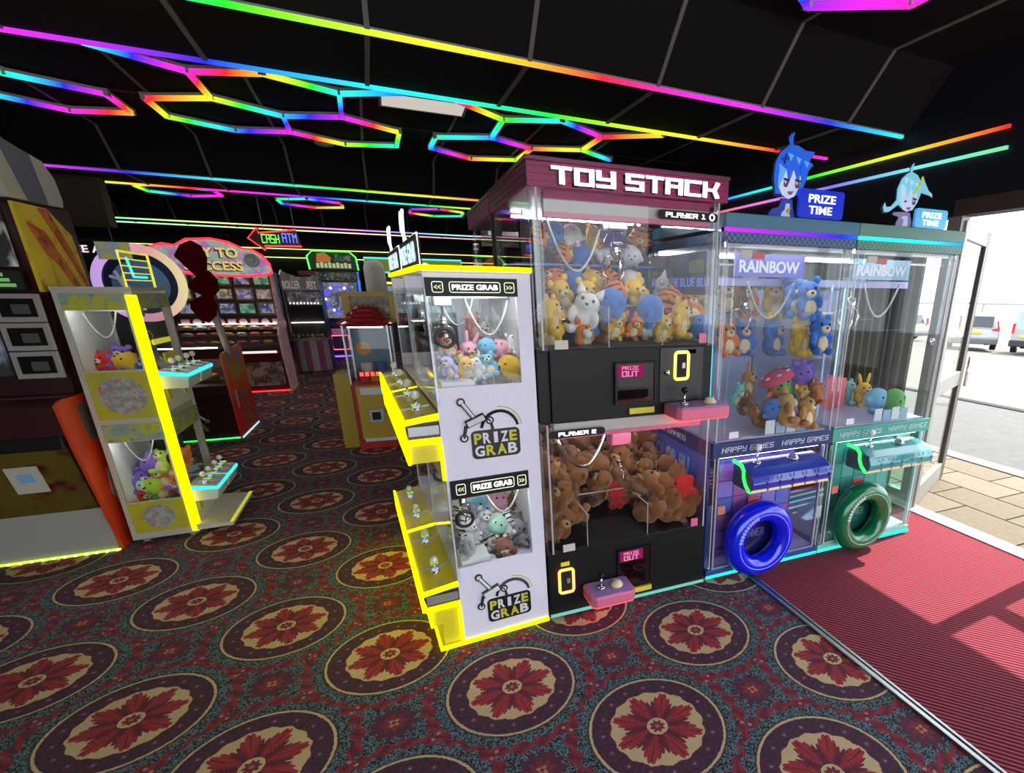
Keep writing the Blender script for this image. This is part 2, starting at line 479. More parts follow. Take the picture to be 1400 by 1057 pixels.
# ceiling with dropped beams
def tile_mat():
    m, nt, out = new_mat('dark_acoustic_tile'); E.nt = nt
    x, y, z, v = coords(); n = noise(v, 90.0, 3.0)
    princ(nt, out, mixc(n, (0.008, 0.007, 0.007), (0.022, 0.018, 0.017)), 0.95, normal=bump(n, 0.5, 0.01), spec=0.1)
    return m
TILE = tile_mat()
ceiling = struct(bx('ceiling', -9.5, 4.4, -3.4, 19, 3.0, 3.1, TILE))
BARM = plain('grey_ceiling_bar', (0.17, 0.15, 0.14), 0.6)
for (a, b, c, d) in ((2.72, 3.04, 3.76, 4.08), (7.14, 7.46, 8.24, 8.56), (11.9, 12.2, 12.9, 13.2)):
    beam = obj('dropped_beam', MB().prism([(a, 3.0), (b, 2.68), (c, 2.68), (d, 3.0)], 'x', -9, 3.66), TILE, ceiling)
    k = -12
    while k * 0.72 + 0.15 < 3.5:
        X = k * 0.72 + 0.15; k += 1
        if X < -6: continue
        obj('ceiling_bar', MB().bar((X, a, 2.995), (X, b, 2.675), 0.022, 0.012), BARM, ceiling)
        obj('ceiling_bar', MB().bar((X, b, 2.676), (X, c, 2.676), 0.022, 0.012), BARM, ceiling)
for k in range(-9, 5):
    X = k * 0.72 + 0.15
    for (ya, yb) in ((-3, 2.72), (4.08, 7.14), (8.56, 11.9)):
        bx('ceiling_bar', X - 0.011, X + 0.011, ya, yb, 2.993, 3.003, BARM, ceiling)
for Y in (0.6, 1.8, 4.7, 5.9, 9.2, 10.4):
    bx('ceiling_bar', -8, 3.5, Y - 0.008, Y + 0.008, 2.994, 3.003, plain('dark_ceiling_bar', (0.05, 0.045, 0.04), 0.7), ceiling)
lp = thing('ceiling_light', 'pale rectangular ceiling light panel above the hexagon lights', 'light', (0.41, 5.08, 2.975))
bx('diffuser', -0.30, 0.30, -0.16, 0.16, 0.0, 0.018, glow('dim_diffuser', (1.0, 0.93, 0.82), 0.62), lp)
obj('frame', MB().box(-0.32, 0.32, -0.18, -0.16, -0.004, 0.018).box(-0.32, 0.32, 0.16, 0.18, -0.004, 0.018).box(-0.32, -0.30, -0.16, 0.16, -0.004, 0.018).box(0.30, 0.32, -0.16, 0.16, -0.004, 0.018), GREY, lp)
for lab, lx, ly in (('added fill light panel hidden behind the first beam at far left', -3.6, 4.30), ('added fill light panel hidden behind the first beam over the left claw machine', -1.7, 4.36),
                    ('added fill light panel hidden behind the second beam at far left', -3.2, 8.85), ('added fill light panel hidden behind the second beam over the aisle', -1.2, 8.95),
                    ('added fill light panel hidden behind the second beam at right', 0.9, 9.0), ('added fill light panel hidden behind the third beam at left', -2.2, 13.75), ('added fill light panel hidden behind the third beam at right', 0.2, 13.75)):
    q = thing('ceiling_light', lab, 'light', (lx, ly, 2.978), 0, 'added ceiling fill panels')  # added fill lamps, unseen behind the beams, to brighten the back and left
    bx('diffuser', -0.30, 0.30, -0.15, 0.15, 0.0, 0.015, glow('fill_panel_diffuser', (1.0, 0.95, 0.90), 11.0), q)
    obj('frame', MB().box(-0.32, 0.32, -0.17, -0.15, -0.004, 0.018).box(-0.32, 0.32, 0.15, 0.17, -0.004, 0.018).box(-0.32, -0.30, -0.15, 0.15, -0.004, 0.018).box(0.30, 0.32, -0.15, 0.15, -0.004, 0.018), GREY, q)
sd = thing('smoke_detector', 'small round pale smoke detector on the dark ceiling between hexagon lights', 'detector', (-0.43, 6.75, 2.95))
obj('housing', MB().lathe([(0.04, 0.0), (0.085, 0.012), (0.09, 0.035), (0.09, 0.05)], 20), plain('ivory', (0.6, 0.55, 0.42), 0.5), sd, smooth=True)
hb = bx('bulkhead_panel', -3.3, -2.32, 7.85, 8.05, 2.2, 2.66, plain('dark_olive', (0.045, 0.040, 0.012), 0.7), ceiling)

ceiling.rotation_euler = (0, 0, math.radians(2.0))
# walls
NAVYW = plain('dark_navy_wall', (0.006, 0.008, 0.016), 0.6)
wl = struct(obj('wall_right', MB().box(3.50, 3.62, 2.66, 19, 2.10, 3.1).box(3.50, 3.62, -3, 2.66, 2.10, 3.1).box(3.50, 3.62, 4.3, 19, 0, 2.10), NAVYW))
struct(bx('wall_far', -9, 3.56, 18.0, 18.2, 0, 3.1, NAVYW)); struct(bx('wall_left', -9.2, -9, -3, 19, 0, 3.1, NAVYW))
struct(obj('wall_near', MB().box(-9, -2.2, -3.2, -3, 0, 3.1).box(-2.2, 3.6, -3.2, -3, 2.8, 3.1).box(-2.2, 3.6, -3.2, -3, 0, 0.15), NAVYW))
WOOD = plain('brown_slat', (0.16, 0.10, 0.065), 0.5)
for k in range(6):
    bx('soffit_board', 3.62 + k * 0.085, 3.70 + k * 0.085, -3, 4.2, 2.20 + 0.012 * (k % 2), 2.225 + 0.012 * (k % 2), WOOD, wl)
bx('header_board', 3.485, 3.50, -3, 2.66, 2.10, 2.20, plain('dark_brown', (0.07, 0.045, 0.03), 0.5), wl)
# glazed wall with dark upright slats behind the machines
FRAME = plain('grey_door_frame', (0.33, 0.32, 0.30), 0.4, 0.4)
SLATM = plain('dark_grey_slat', (0.075, 0.07, 0.065), 0.7)
jamb = struct(obj('window_1', MB().box(3.50, 3.58, 2.60, 2.70, 0, 2.1).box(3.50, 3.58, 4.2, 4.3, 0, 2.1).box(3.51, 3.57, 2.7, 4.2, 0.0, 0.12), FRAME))
for k in range(17):
    y0 = 2.86 + k * 0.08
    bx('slat', 3.53, 3.56, y0, y0 + 0.058, 0.12, 2.1, SLATM, jamb)
bx('pane', 3.58, 3.588, 2.7, 4.2, 0.12, 2.1, PANE, jamb)
# doors: one leaf swung out, one fixed leaf further right
door = thing('door_1', 'aluminium framed glass door standing open to the street', 'door', (3.53, 2.60, 0.015), math.atan2(0.41, 0.86)); door['kind'] = 'structure'
DW, DH = 0.95, 2.06
bx('hinge_stile', 0.0, 0.085, -0.02, 0.02, 0, DH, FRAME, door, 0.004); bx('lock_stile', DW - 0.10, DW, -0.022, 0.022, 0, DH, plain('dark_bronze_stile', (0.10, 0.085, 0.07), 0.4, 0.3), door, 0.004)
bx('lock_stile_face', DW, DW + 0.006, -0.024, 0.024, 0, DH, FRAME, door)
bx('top_rail', 0.085, DW - 0.10, -0.02, 0.02, DH - 0.11, DH, FRAME, door, 0.004)
bx('middle_rail', 0.085, DW - 0.10, -0.02, 0.02, 0.86, 0.98, FRAME, door, 0.004)
bx('bottom_rail', 0.085, DW - 0.10, -0.02, 0.02, 0.0, 0.16, FRAME, door, 0.004)
bx('pane', 0.08, DW - 0.10, -0.004, 0.004, 0.98, DH - 0.11, PANE, door); bx('pane', 0.08, DW - 0.10, -0.004, 0.004, 0.16, 0.86, PANE, door)
hd = obj('handle', MB().tube([(DW - 0.05, -0.06, 0.85), (DW - 0.05, -0.06, 1.1)], 0.012, 10), CHROME, door, smooth=True)
fixed = thing('door_2', 'fixed glazed door leaf beside the open doorway', 'door', (3.53, 0.62, 0.015)); fixed['kind'] = 'structure'
obj('leaf_frame', MB().box(-0.03, 0.03, 0, 0.09, 0, 2.08).box(-0.03, 0.03, 0.86, 0.95, 0, 2.08).box(-0.02, 0.02, 0.09, 0.86, 0, 0.14).box(-0.02, 0.02, 0.09, 0.86, 0.9, 1.02).box(-0.02, 0.02, 0.09, 0.86, 1.97, 2.08), FRAME, fixed)
bx('pane', -0.004, 0.004, 0.09, 0.86, 0.14, 0.9, PANE, fixed); bx('pane', -0.004, 0.004, 0.09, 0.86, 1.02, 1.97, PANE, fixed)

# outside
def slab_mat(name, base, s=30.0):
    if name in MATS: return MATS[name]
    m, nt, out = new_mat(name); E.nt = nt
    x, y, z, v = coords(); n = noise(v, s, 4.0)
    princ(nt, out, mixc(n, tuple(k * 0.75 for k in base), tuple(min(1, k * 1.15) for k in base)), 0.85, normal=bump(n, 0.3, 0.01), spec=0.2)
    MATS[name] = m
    return m
road = struct(bx('road', 3.56, 8.6, -25, 60, -0.12, -0.035, slab_mat('grey_asphalt', (0.125, 0.122, 0.118), 8.0)))
pav = struct(bx('pavement', 3.60, 5.14, -3, 9, -0.06, -0.012, slab_mat('sandy_joint', (0.15, 0.12, 0.085))))
slab = MB().box(0, 0.355, 0, 0.595, 0, 0.022).mesh('slab')
SLABM = [slab_mat('sandy_slab_%d' % k, (0.185 + 0.015 * k, 0.150 + 0.013 * k, 0.105 + 0.011 * k)) for k in range(3)]
for a in range(4):
    for b in range(12):
        o = obj('paving_slab', slab, SLABM[0], pav, (3.61 + a * 0.37, -1.2 + b * 0.61 + 0.3 * (a % 2), -0.014))
        o.material_slots[0].link = 'OBJECT'; o.material_slots[0].material = SLABM[random.randrange(3)]
struct(bx('kerb', 5.14, 5.34, -12, 20, -0.06, 0.0, slab_mat('pale_kerb', (0.22, 0.21, 0.20))))
struct(bx('drain_line', 8.3, 8.45, -12, 30, -0.034, -0.02, slab_mat('dark_drain', (0.04, 0.04, 0.04))))
struct(obj('far_pavement', MB().prism([(8.6, -0.036), (70, -3.0), (70, -3.3), (8.6, -0.3)], 'y', -30, 70), slab_mat('pale_concrete', (0.17, 0.16, 0.14), 3.0)))
rail = thing('promenade_railing', 'long dark promenade railing on the horizon behind the parked cars', 'railing', (33, 22, -1.3), math.atan2(33, -22) + 0.25)
obj('top_rail', MB().box(-30, 30, -0.05, 0.05, 2.36, 2.48), GREY, rail); obj('lower_rail', MB().box(-30, 30, -0.03, 0.03, 1.95, 2.0), GREY, rail)
for k in range(-9, 10): bx('post', k * 2.5 - 0.05, k * 2.5 + 0.05, -0.05, 0.05, 0, 2.4, GREY, rail)

# ================================================================== ceiling lights
def strip(label, p, q, mat, w=0.022, h=0.018):
    o = thing('led_strip', label, 'light strip', (0, 0, 0), math.radians(2.0) if p[1] == q[1] and p[1] < 13 else 0.0, 'straight rainbow light strips')
    obj('diffuser', MB().bar(p, q, w, h), mat, o)
    up = Vector((0, 0, h * 0.75)) if abs(p[0] - q[0]) > abs(p[1] - q[1]) else Vector((h * 0.75, 0, 0))
    obj('channel', MB().bar(Vector(p) + up, Vector(q) + up, w * 1.1, h * 0.45), GREY, o)
    return o
strip('rainbow light strip along the beam edge nearest the camera, green to purple to cyan', (-3.0, 3.04, 2.672), (3.58, 3.04, 2.672), rainbow('strip_hue_near', -0.207, 0, 0.26))
strip('rainbow light strip along the far edge of the first beam above the hexagons', (-3.5, 3.77, 2.672), (3.58, 3.77, 2.672), rainbow('strip_hue_second', -0.185, 0, 0.56))
strip('pink to blue to green light strip on the second beam over the left cabinets', (-5.5, 7.46, 2.672), (3.6, 7.46, 2.672), rainbow('strip_hue_third', -0.187, 0, 0.30))
strip('green to red to violet light strip on the back edge of the second beam', (-5.5, 8.24, 2.672), (3.6, 8.24, 2.672), rainbow('strip_hue_fourth', -0.25, 0, 0.58))
strip('pale yellow to violet light strip on the third far beam', (-6.5, 12.2, 2.67), (3.4, 12.2, 2.67), rainbow('strip_hue_fifth', -0.16, 0, 0.80, 1.6, 0.7))
strip('pale green light strip on the back of the third far beam', (-6.5, 12.9, 2.67), (3.4, 12.9, 2.67), rainbow('strip_hue_sixth', -0.08, 0, 0.12, 1.6, 0.6))
strip('thin yellow light strip high on the far wall', (-7, 17.9, 2.62), (3.4, 17.9, 2.62), rainbow('strip_hue_seventh', -0.02, 0, 0.15, 1.8, 0.75))
strip('thin lime light strip on the far wall under the yellow one', (-7, 17.9, 2.40), (3.4, 17.9, 2.40), rainbow('strip_hue_eighth', -0.02, 0, 0.17, 1.8, 0.75))
strip('red to green light strip on the navy wall above the door', (3.488, 2.39, 2.565), (3.488, 6.4, 2.585), rainbow('strip_hue_wall_high', 0, 0.2, -0.48, 1.0))
strip('green to violet light strip on the navy wall under the red one', (3.488, 2.38, 2.45), (3.488, 6.4, 2.47), rainbow('strip_hue_wall_low', 0, 0.2, -0.10, 0.9, 0.75))

HEXM = rainbow('hexagon_hue', 0.66, 0.5, 0.1, 1.1)
def hexlight(label, verts, edges, z, k=1.0):
    root = thing('hexagon_light', label, 'ceiling light', (0, 0, 0), 0, 'honeycomb ceiling lights')
    for a, b in edges:
        p = (verts[a][0] * k, verts[a][1] * k, z); q = (verts[b][0] * k, verts[b][1] * k, z)
        t = obj('light_tube', MB().bar(p, q, 0.032, 0.028), HEXM, root)
        obj('tube_housing', MB().bar((p[0], p[1], z + 0.024), (q[0], q[1], z + 0.024), 0.036, 0.018), plain('white_housing', (0.55, 0.53, 0.52), 0.5), t)
    for n in sorted({c for e in edges for c in e}):
        obj('corner_clip', MB().box(-0.022, 0.022, -0.022, 0.022, -0.012, 0.036), plain('clear_clip', (0.5, 0.5, 0.5), 0.3), root, (verts[n][0] * k, verts[n][1] * k, z))
    return root
V1 = {'t': (-1.30, 4.18), 'a': (-0.93, 4.43), 'b': (-0.535, 4.27), 'c': (-0.15, 4.45), 'd': (-0.175, 5.0), 'e': (-0.565, 5.17), 'f': (-0.94, 4.93), 'g': (-1.345, 5.13), 'h': (-1.355, 5.57), 'i': (-0.98, 5.78), 'j': (-0.59, 5.63), 'k': (-0.21, 5.86), 'l': (0.20, 5.71), 'm': (0.215, 5.24), 'n': (0.24, 4.24), 'o': (-0.54, 3.8)}
hexlight('honeycomb light cluster of linked hexagons left of the pale ceiling panel', V1, [('t', 'a'), ('a', 'b'), ('b', 'c'), ('c', 'd'), ('d', 'e'), ('e', 'f'), ('f', 'a'), ('f', 'g'), ('g', 'h'), ('h', 'i'), ('i', 'j'), ('j', 'e'), ('j', 'k'), ('k', 'l'), ('l', 'm'), ('m', 'd'), ('c', 'n')], 2.95, 1.125)
V2 = {'A': (0.52, 4.22), 'B': (0.91, 4.53), 'C': (1.31, 4.36), 'D': (1.725, 4.63), 'E': (2.15, 4.36), 'F': (1.71, 5.10), 'G': (1.29, 5.26), 'H': (0.91, 5.06), 'I': (0.49, 5.25), 'J': (0.47, 5.64), 'K': (0.85, 5.90), 'L': (1.26, 5.75), 'M': (2.07, 5.34)}
hexlight('honeycomb light cluster above the toy stack sign', V2, [('A', 'B'), ('B', 'C'), ('C', 'D'), ('D', 'E'), ('D', 'F'), ('F', 'G'), ('G', 'H'), ('H', 'B'), ('G', 'L'), ('L', 'K'), ('K', 'J'), ('J', 'I'), ('I', 'H'), ('F', 'M')], 2.95, 1.125)
V3 = {'a': (-2.6, 4.75), 'b': (-2.2, 4.5), 'c': (-1.8, 4.2), 'd': (-1.55, 5.15), 'e': (-1.56, 5.58), 'f': (-1.95, 5.72), 'g': (-2.3, 5.45), 'h': (-1.95, 4.95)}
hexlight('honeycomb light cluster at the left edge under the violet strip', V3, [('b', 'h'), ('h', 'd'), ('d', 'e'), ('e', 'f'), ('f', 'g'), ('b', 'a'), ('b', 'c')], 2.95, 1.125)
p0 = Vector((2.05, 2.565)); p1 = Vector((2.49, 2.337)); ed = p1 - p0; per = Vector((-ed.y, ed.x)) * -1
if per.y > 0: per = -per
cc = (p0 + p1) / 2 + per.normalized() * 0.866 * ed.length
V4 = {}
for n in range(6):
    a = math.atan2(p0.y - cc.y, p0.x - cc.x) + n * PI / 3
    V4[n] = (cc.x + ed.length * math.cos(a), cc.y + ed.length * math.sin(a))
hexlight('single hexagon light at the top edge over the red mat', V4, [(n, (n + 1) % 6) for n in range(6)], 2.95)
for lab, cx, cy in (('far hexagon light over the left aisle beyond the second beam', -2.55, 10.25), ('far hexagon light over the centre aisle beyond the second beam', -1.0, 10.7), ('far hexagon light just left of the toy stack top', 0.9, 10.85)):
    VV = {n: (cx + 0.5 * math.cos(n * PI / 3 + PI / 6), cy + 0.5 * math.sin(n * PI / 3 + PI / 6)) for n in range(6)}
    hexlight(lab, VV, [(n, (n + 1) % 6) for n in range(6)], 2.9)

# ================================================================== plush toys
def blob(balls, voxel=0.035):
    mb = MB()
    for c, r in balls: mb.ball(c, r, 14, 10)
    o = bpy.data.objects.new('t', mb.mesh('t')); COL.objects.link(o)
    md = o.modifiers.new('r', 'REMESH'); md.mode = 'VOXEL'; md.voxel_size = voxel; md.use_smooth_shade = True
    sm = o.modifiers.new('s', 'SMOOTH'); sm.iterations = 3
    bpy.context.view_layer.update()
    me = bpy.data.meshes.new_from_object(o.evaluated_get(bpy.context.evaluated_depsgraph_get()))
    bpy.data.objects.remove(o)
    me.polygons.foreach_set('use_smooth', [True] * len(me.polygons))
    return me
def sm(mb): return mb.mesh('p', True)
# unit sized (about 1 tall, facing -y, centred on the origin)
SIT = blob([((0, -0.02, 0.22), (0.30, 0.27, 0.27)), ((0, 0.02, -0.20), (0.26, 0.24, 0.30)), ((0.27, -0.10, -0.08), (0.10, 0.12, 0.18)), ((-0.27, -0.10, -0.08), (0.10, 0.12, 0.18)),
            ((0.20, -0.22, -0.40), (0.12, 0.17, 0.11)), ((-0.20, -0.22, -0.40), (0.12, 0.17, 0.11))])
RND = blob([((0, 0, 0.05), (0.44, 0.40, 0.42)), ((0.20, -0.12, -0.36), (0.12, 0.14, 0.10)), ((-0.20, -0.12, -0.36), (0.12, 0.14, 0.10)), ((0.42, -0.05, -0.05), (0.10, 0.10, 0.12)), ((-0.42, -0.05, -0.05), (0.10, 0.10, 0.12))])
SPK = blob([((0, 0, 0), (0.36, 0.34, 0.34))] + [((0.40 * math.cos(a), 0.05, 0.40 * math.sin(a)), (0.12, 0.10, 0.12)) for a in [k * PI / 5 for k in range(10)]] + [((0.52 * math.cos(a), 0.08, 0.52 * math.sin(a)), 0.055) for a in [k * PI / 5 for k in range(10)]], 0.03)
EARR = sm(MB().ball((0, 0, 0), (0.11, 0.06, 0.11), 12, 8))
EARP = sm(MB().lathe([(0.12, 0), (0.10, 0.07), (0.06, 0.16), (0.012, 0.24)], 12))
EARL = sm(MB().ball((0, 0, 0.18), (0.075, 0.05, 0.24), 12, 8))
EARF = sm(MB().ball((0, 0, 0), (0.19, 0.05, 0.20), 12, 8))
MUZ = sm(MB().ball((0, 0, 0), (0.14, 0.08, 0.10), 12, 8))
EYE = sm(MB().ball((0, 0, 0), 0.038, 10, 6)); NOSE = sm(MB().ball((0, 0, 0), (0.045, 0.03, 0.032), 10, 6))
BEL = sm(MB().ball((0, 0, 0), (0.17, 0.08, 0.21), 12, 8))
TRUNK = sm(MB().tube([(0, 0, 0.05), (0, -0.10, -0.02), (0, -0.15, -0.16), (0, -0.13, -0.28)], [0.09, 0.08, 0.065, 0.05], 10))
CAP = sm(MB().lathe([(0.56, 0.0), (0.58, 0.05), (0.48, 0.16), (0.28, 0.24), (0.06, 0.27)], 20))
SPOT = sm(MB().ball((0, 0, 0), (0.085, 0.085, 0.03), 10, 6))
BLK = plain('bead_black', (0.01, 0.01, 0.01), 0.2)
def sub(name, me, mat, parent, loc, rot=(0, 0, 0)):
    o = obj(name, me, mat, parent, loc, rot)
    if o.material_slots[0].link != 'OBJECT':
        o.material_slots[0].link = 'OBJECT'; o.material_slots[0].material = mat
    return o
def plush(x, y, z, d, c, kind, label, group, face=None, tumble=0.25):
    stripe = DARKSTRIPE if kind in ('tiger', 'zebra') else None
    mat = plush_mat(c + ('_striped' if stripe else ''), PCOL[c], (0.02, 0.02, 0.02) if kind == 'zebra' else stripe)
    base = {'round': RND, 'lion': RND, 'panda': RND, 'tiger': RND, 'mush': RND, 'spiky': SPK}.get(kind, SIT)
    o = obj('plush_toy', base, None)
    if not base.materials: base.materials.append(mat)
    o.material_slots[0].link = 'OBJECT'; o.material_slots[0].material = mat
    o.location = (x, y, z); o.scale = (d, d, d)
    o.rotation_euler = (random.uniform(-tumble, tumble * 0.8), random.uniform(-tumble * 1.2, tumble * 1.2), (random.uniform(-0.6, 0.6) if face is None else face + random.uniform(-0.3, 0.3)))
    tag(o, label, 'plush toy', group)
    pale = plush_mat('white', PCOL['white']) if c == 'white' else plush_mat('tan', PCOL['tan']) if c in ('brown', 'rust') else plush_mat('cream', PCOL['cream'])
    if base is SIT: hz, hy, ex = 0.24, -0.28, 0.24
    elif base is RND: hz, hy, ex = 0.10, -0.39, 0.30
    else: hz, hy, ex = 0.02, -0.33, 0.0
    em = plush_mat('black', PCOL['black']) if kind == 'panda' else mat
    if kind in ('bear', 'panda', 'tiger', 'lion', 'zebra'):
        for s in (-1, 1): sub('ear', EARR, em, o, (s * ex, 0.02, hz + (0.24 if base is SIT else 0.30)))
    elif kind == 'fox':
        for s in (-1, 1): sub('ear', EARP, mat, o, (s * 0.19, 0.0, hz + 0.17), (0, s * 0.35, 0))
    elif kind == 'bunny':
        for s in (-1, 1): sub('ear', EARL, mat, o, (s * 0.12, 0.02, hz + 0.20), (0, s * 0.25, 0))
    elif kind == 'elephant':
        for s in (-1, 1): sub('ear', EARF, mat, o, (s * 0.33, 0.03, hz), (0, 0, s * 0.3))
        sub('trunk', TRUNK, mat, o, (0, hy, hz - 0.02))
    elif kind == 'mush':
        cp = sub('cap', CAP, plush_mat('hotpink', (0.75, 0.06, 0.18)), o, (0, 0, 0.28))
        for a in range(7): sub('spot', SPOT, plush_mat('white', PCOL['white']), cp, (0.38 * math.cos(a * 0.9), 0.38 * math.sin(a * 0.9), 0.20), (0, 0.0, 0))
    for s in (-1, 1): sub('eye', EYE, BLK, o, (s * 0.12, hy + 0.035, hz + 0.07))
    if kind not in ('round', 'spiky', 'elephant', 'mush'):
        mz = sub('muzzle', MUZ, pale, o, (0, hy + 0.02, hz - 0.06)); sub('nose', NOSE, BLK, mz, (0, -0.075, 0.03))
    if base is SIT: sub('belly_patch', BEL, pale if c not in ('grey', 'mocha', 'brown', 'rust') else mat, o, (0, -0.17, -0.20))
    return o
ORD = ['leftmost', 'second from left', 'third from left', 'fourth from left', 'fifth from left', 'sixth from left', 'seventh from left', 'eighth from left', 'ninth from left', 'tenth from left', 'eleventh from left', 'twelfth from left', 'thirteenth from left', 'fourteenth from left', 'fifteenth from left', 'sixteenth from left']
CN = {'mocha': 'grey-brown', 'mocha2': 'chestnut', 'sky': 'pale blue', 'rust': 'rust-brown', 'rose': 'coral'}
KN = {'round': 'round plush', 'panda': 'panda-faced plush', 'mush': 'toadstool plush', 'spiky': 'spiky plush', 'tiger': 'striped plush'}
def pile(items, place, group, rowname, k_=1.0, tumble=0.25, spin=0.6):
    """every toy gets its own label: colour, kind, and its place in its row"""
    rows = {}
    for it in items: rows.setdefault(rowname(it), []).append(it)
    for rn, its in rows.items():
        its.sort(key=lambda t: t[0])
        for n, (x, y, z, d, c, k) in enumerate(its):
            kn = KN.get(k, k + ' plush')
            plush(x, y, z, d * k_, c, k, '%s %s, %s %s %s' % (CN.get(c, c), kn, ORD[min(n, 15)], rn, place), group, random.uniform(-spin, spin), tumble)
TU = [(0.749,2.95,1.878,0.102,'orange','tiger'),(0.824,2.95,1.888,0.103,'blue','round'),(0.916,2.95,1.882,0.104,'white','panda'),(1.036,2.95,1.88,0.105,'yellow','bear'),(0.868,2.95,1.793,0.103,'orange','tiger'),(1.082,2.95,1.8,0.106,'white','fox'),(1.156,2.95,1.897,0.107,'blue','round'),(1.321,2.95,1.886,0.109,'orange','tiger'),(1.267,2.95,1.788,0.108,'white','panda'),(0.971,2.95,1.785,0.104,'blue','round'),(0.777,2.82,1.649,0.114,'orange','tiger'),(0.88,2.82,1.647,0.116,'blue','round'),(0.986,2.82,1.645,0.117,'yellow','lion'),(1.074,2.82,1.65,0.118,'orange','tiger'),(1.207,2.82,1.648,0.12,'white','panda'),(1.393,2.82,1.616,0.123,'white','fox'),(1.529,2.82,1.637,0.125,'peach','bear'),(1.651,2.82,1.626,0.128,'beige','bunny'),(0.752,2.62,1.582,0.126,'yellow','bear'),(0.88,2.62,1.575,0.127,'yellow','bear'),(1.037,2.62,1.583,0.13,'orange','tiger'),(1.159,2.62,1.588,0.132,'yellow','bear'),(1.348,2.62,1.548,0.136,'orange','tiger'),(1.48,2.62,1.51,0.139,'orange','fox'),(0.645,2.44,1.494,0.127,'yellow','bear'),(0.81,2.44,1.502,0.158,'white','fox'),(0.946,2.44,1.541,0.132,'blue','round'),(1.147,2.44,1.51,0.136,'blue','round'),(1.316,2.44,1.47,0.14,'yellow','bear'),(0.8,2.44,1.406,0.122,'orange','fox'),(1.217,2.44,1.425,0.115,'yellow','bear'),(1.439,2.44,1.425,0.119,'blue','round'),(0.964,2.44,1.443,0.095,'yellow','bear'),(1.069,2.44,1.438,0.089,'orange','fox'),(0.658,2.44,1.402,0.106,'yellow','bear')]
BS = [(1.839,2.8,1.579,0.122,'tan','bear'),(1.962,2.8,1.562,0.124,'orange','bear'),(2.1,2.693,1.556,0.129,'yellow','bear'),(2.1,2.534,1.567,0.124,'blue','bear'),(2.1,2.399,1.569,0.12,'blue','bear'),(1.841,2.8,1.33,0.122,'orange','bear'),(1.971,2.8,1.327,0.125,'blue','bear'),(2.1,2.691,1.341,0.129,'blue','bear'),(2.1,2.451,1.36,0.122,'yellow','bear'),(2.1,2.281,1.381,0.117,'blue','bear')]
BF = [(1.961,2.72,1.061,0.133,'tan','bunny'),(1.866,2.62,0.97,0.128,'brown','bear'),(1.844,2.45,0.926,0.123,'brown','bear'),(1.8,2.6,1.023,0.108,'teal','bear'),(1.98,2.482,1.009,0.126,'orange','bear'),(2.06,2.509,1.065,0.156,'green','mush'),(2.13,2.423,1.152,0.137,'purple','spiky'),(1.96,2.331,0.975,0.156,'tan','fox'),(1.92,2.383,0.959,0.122,'blue','round'),(2.14,2.39,1.032,0.109,'yellow','bear'),(2.17,2.329,1.058,0.108,'rust','bear'),(2.08,2.302,0.954,0.142,'tan','bear')]
GF = [(2.977,2.728,0.92,0.16,'yellow','bunny'),(2.893,2.532,0.92,0.164,'sky','round'),(2.985,2.469,0.92,0.165,'green','round'),(2.927,2.809,0.92,0.161,'teal','bear')]
PU = [(0.343,2.78,1.434,0.094,'rose','bear'),(0.484,2.78,1.428,0.095,'white','bunny'),(0.41,2.78,1.401,0.094,'white','bear'),(0.552,2.78,1.452,0.095,'yellow','bear'),(0.199,2.55,1.357,0.079,'rose','bear'),(0.28,2.55,1.322,0.101,'pink','bunny'),(0.496,2.55,1.358,0.08,'white','bear'),(0.371,2.55,1.348,0.08,'sky','round'),(0.43,2.55,1.34,0.08,'pink','round'),(0.33,2.55,1.296,0.08,'white','bunny'),(0.184,2.4,1.286,0.081,'lilac','bear'),(0.252,2.4,1.279,0.082,'yellow','bear'),(0.295,2.4,1.277,0.082,'white','bear'),(0.349,2.4,1.287,0.082,'sky','bear'),(0.44,2.4,1.273,0.096,'yellow','round'),(0.402,2.4,1.24,0.089,'mocha','bear')]
PL = [(0.297,2.75,0.467,0.125,'sky','round'),(0.377,2.75,0.488,0.117,'pink','round'),(0.494,2.75,0.508,0.109,'brown','bear'),(0.199,2.52,0.487,0.093,'white','tiger'),(0.237,2.52,0.444,0.093,'white','zebra'),(0.306,2.52,0.406,0.094,'white','zebra'),(0.395,2.52,0.467,0.094,'white','zebra'),(0.471,2.52,0.353,0.096,'grey','elephant'),(0.427,2.52,0.433,0.094,'grey','elephant'),(0.275,2.52,0.505,0.093,'grey','bear'),(0.344,2.52,0.469,0.093,'mint','round'),(0.354,2.38,0.4,0.105,'mocha2','bear'),(0.183,2.38,0.455,0.089,'grey','elephant')]
LU = [(-1.789,4.42,1.072,0.121,'yellow','bear'),(-1.763,4.42,1.134,0.12,'orange','round'),(-1.69,4.42,1.135,0.12,'red','bear'),(-1.683,4.42,1.08,0.12,'red','bear'),(-1.605,4.42,1.076,0.119,'orange','bear'),(-1.576,4.42,1.107,0.119,'blue','bear'),(-1.616,4.42,1.182,0.119,'purple','bear'),(-1.598,4.42,1.154,0.119,'yellow','round'),(-1.738,4.42,1.083,0.12,'orange','bear')]
LL = [(-1.624,4.42,0.464,0.135,'purple','spiky'),(-1.559,4.42,0.476,0.135,'lime','bear'),(-1.77,4.42,0.275,0.138,'orange','bear'),(-1.694,4.42,0.358,0.137,'purple','bear'),(-1.691,4.42,0.305,0.137,'mint','bear'),(-1.575,4.42,0.368,0.136,'orange','bear'),(-1.587,4.42,0.279,0.136,'green','bear'),(-1.686,4.42,0.24,0.138,'red','bear'),(-1.479,4.42,0.424,0.134,'orange','bear'),(-1.516,4.42,0.349,0.135,'purple','bear'),(-1.633,4.42,0.318,0.136,'lime','round'),(-1.439,4.42,0.482,0.134,'orange','bear')]
random.seed(5)
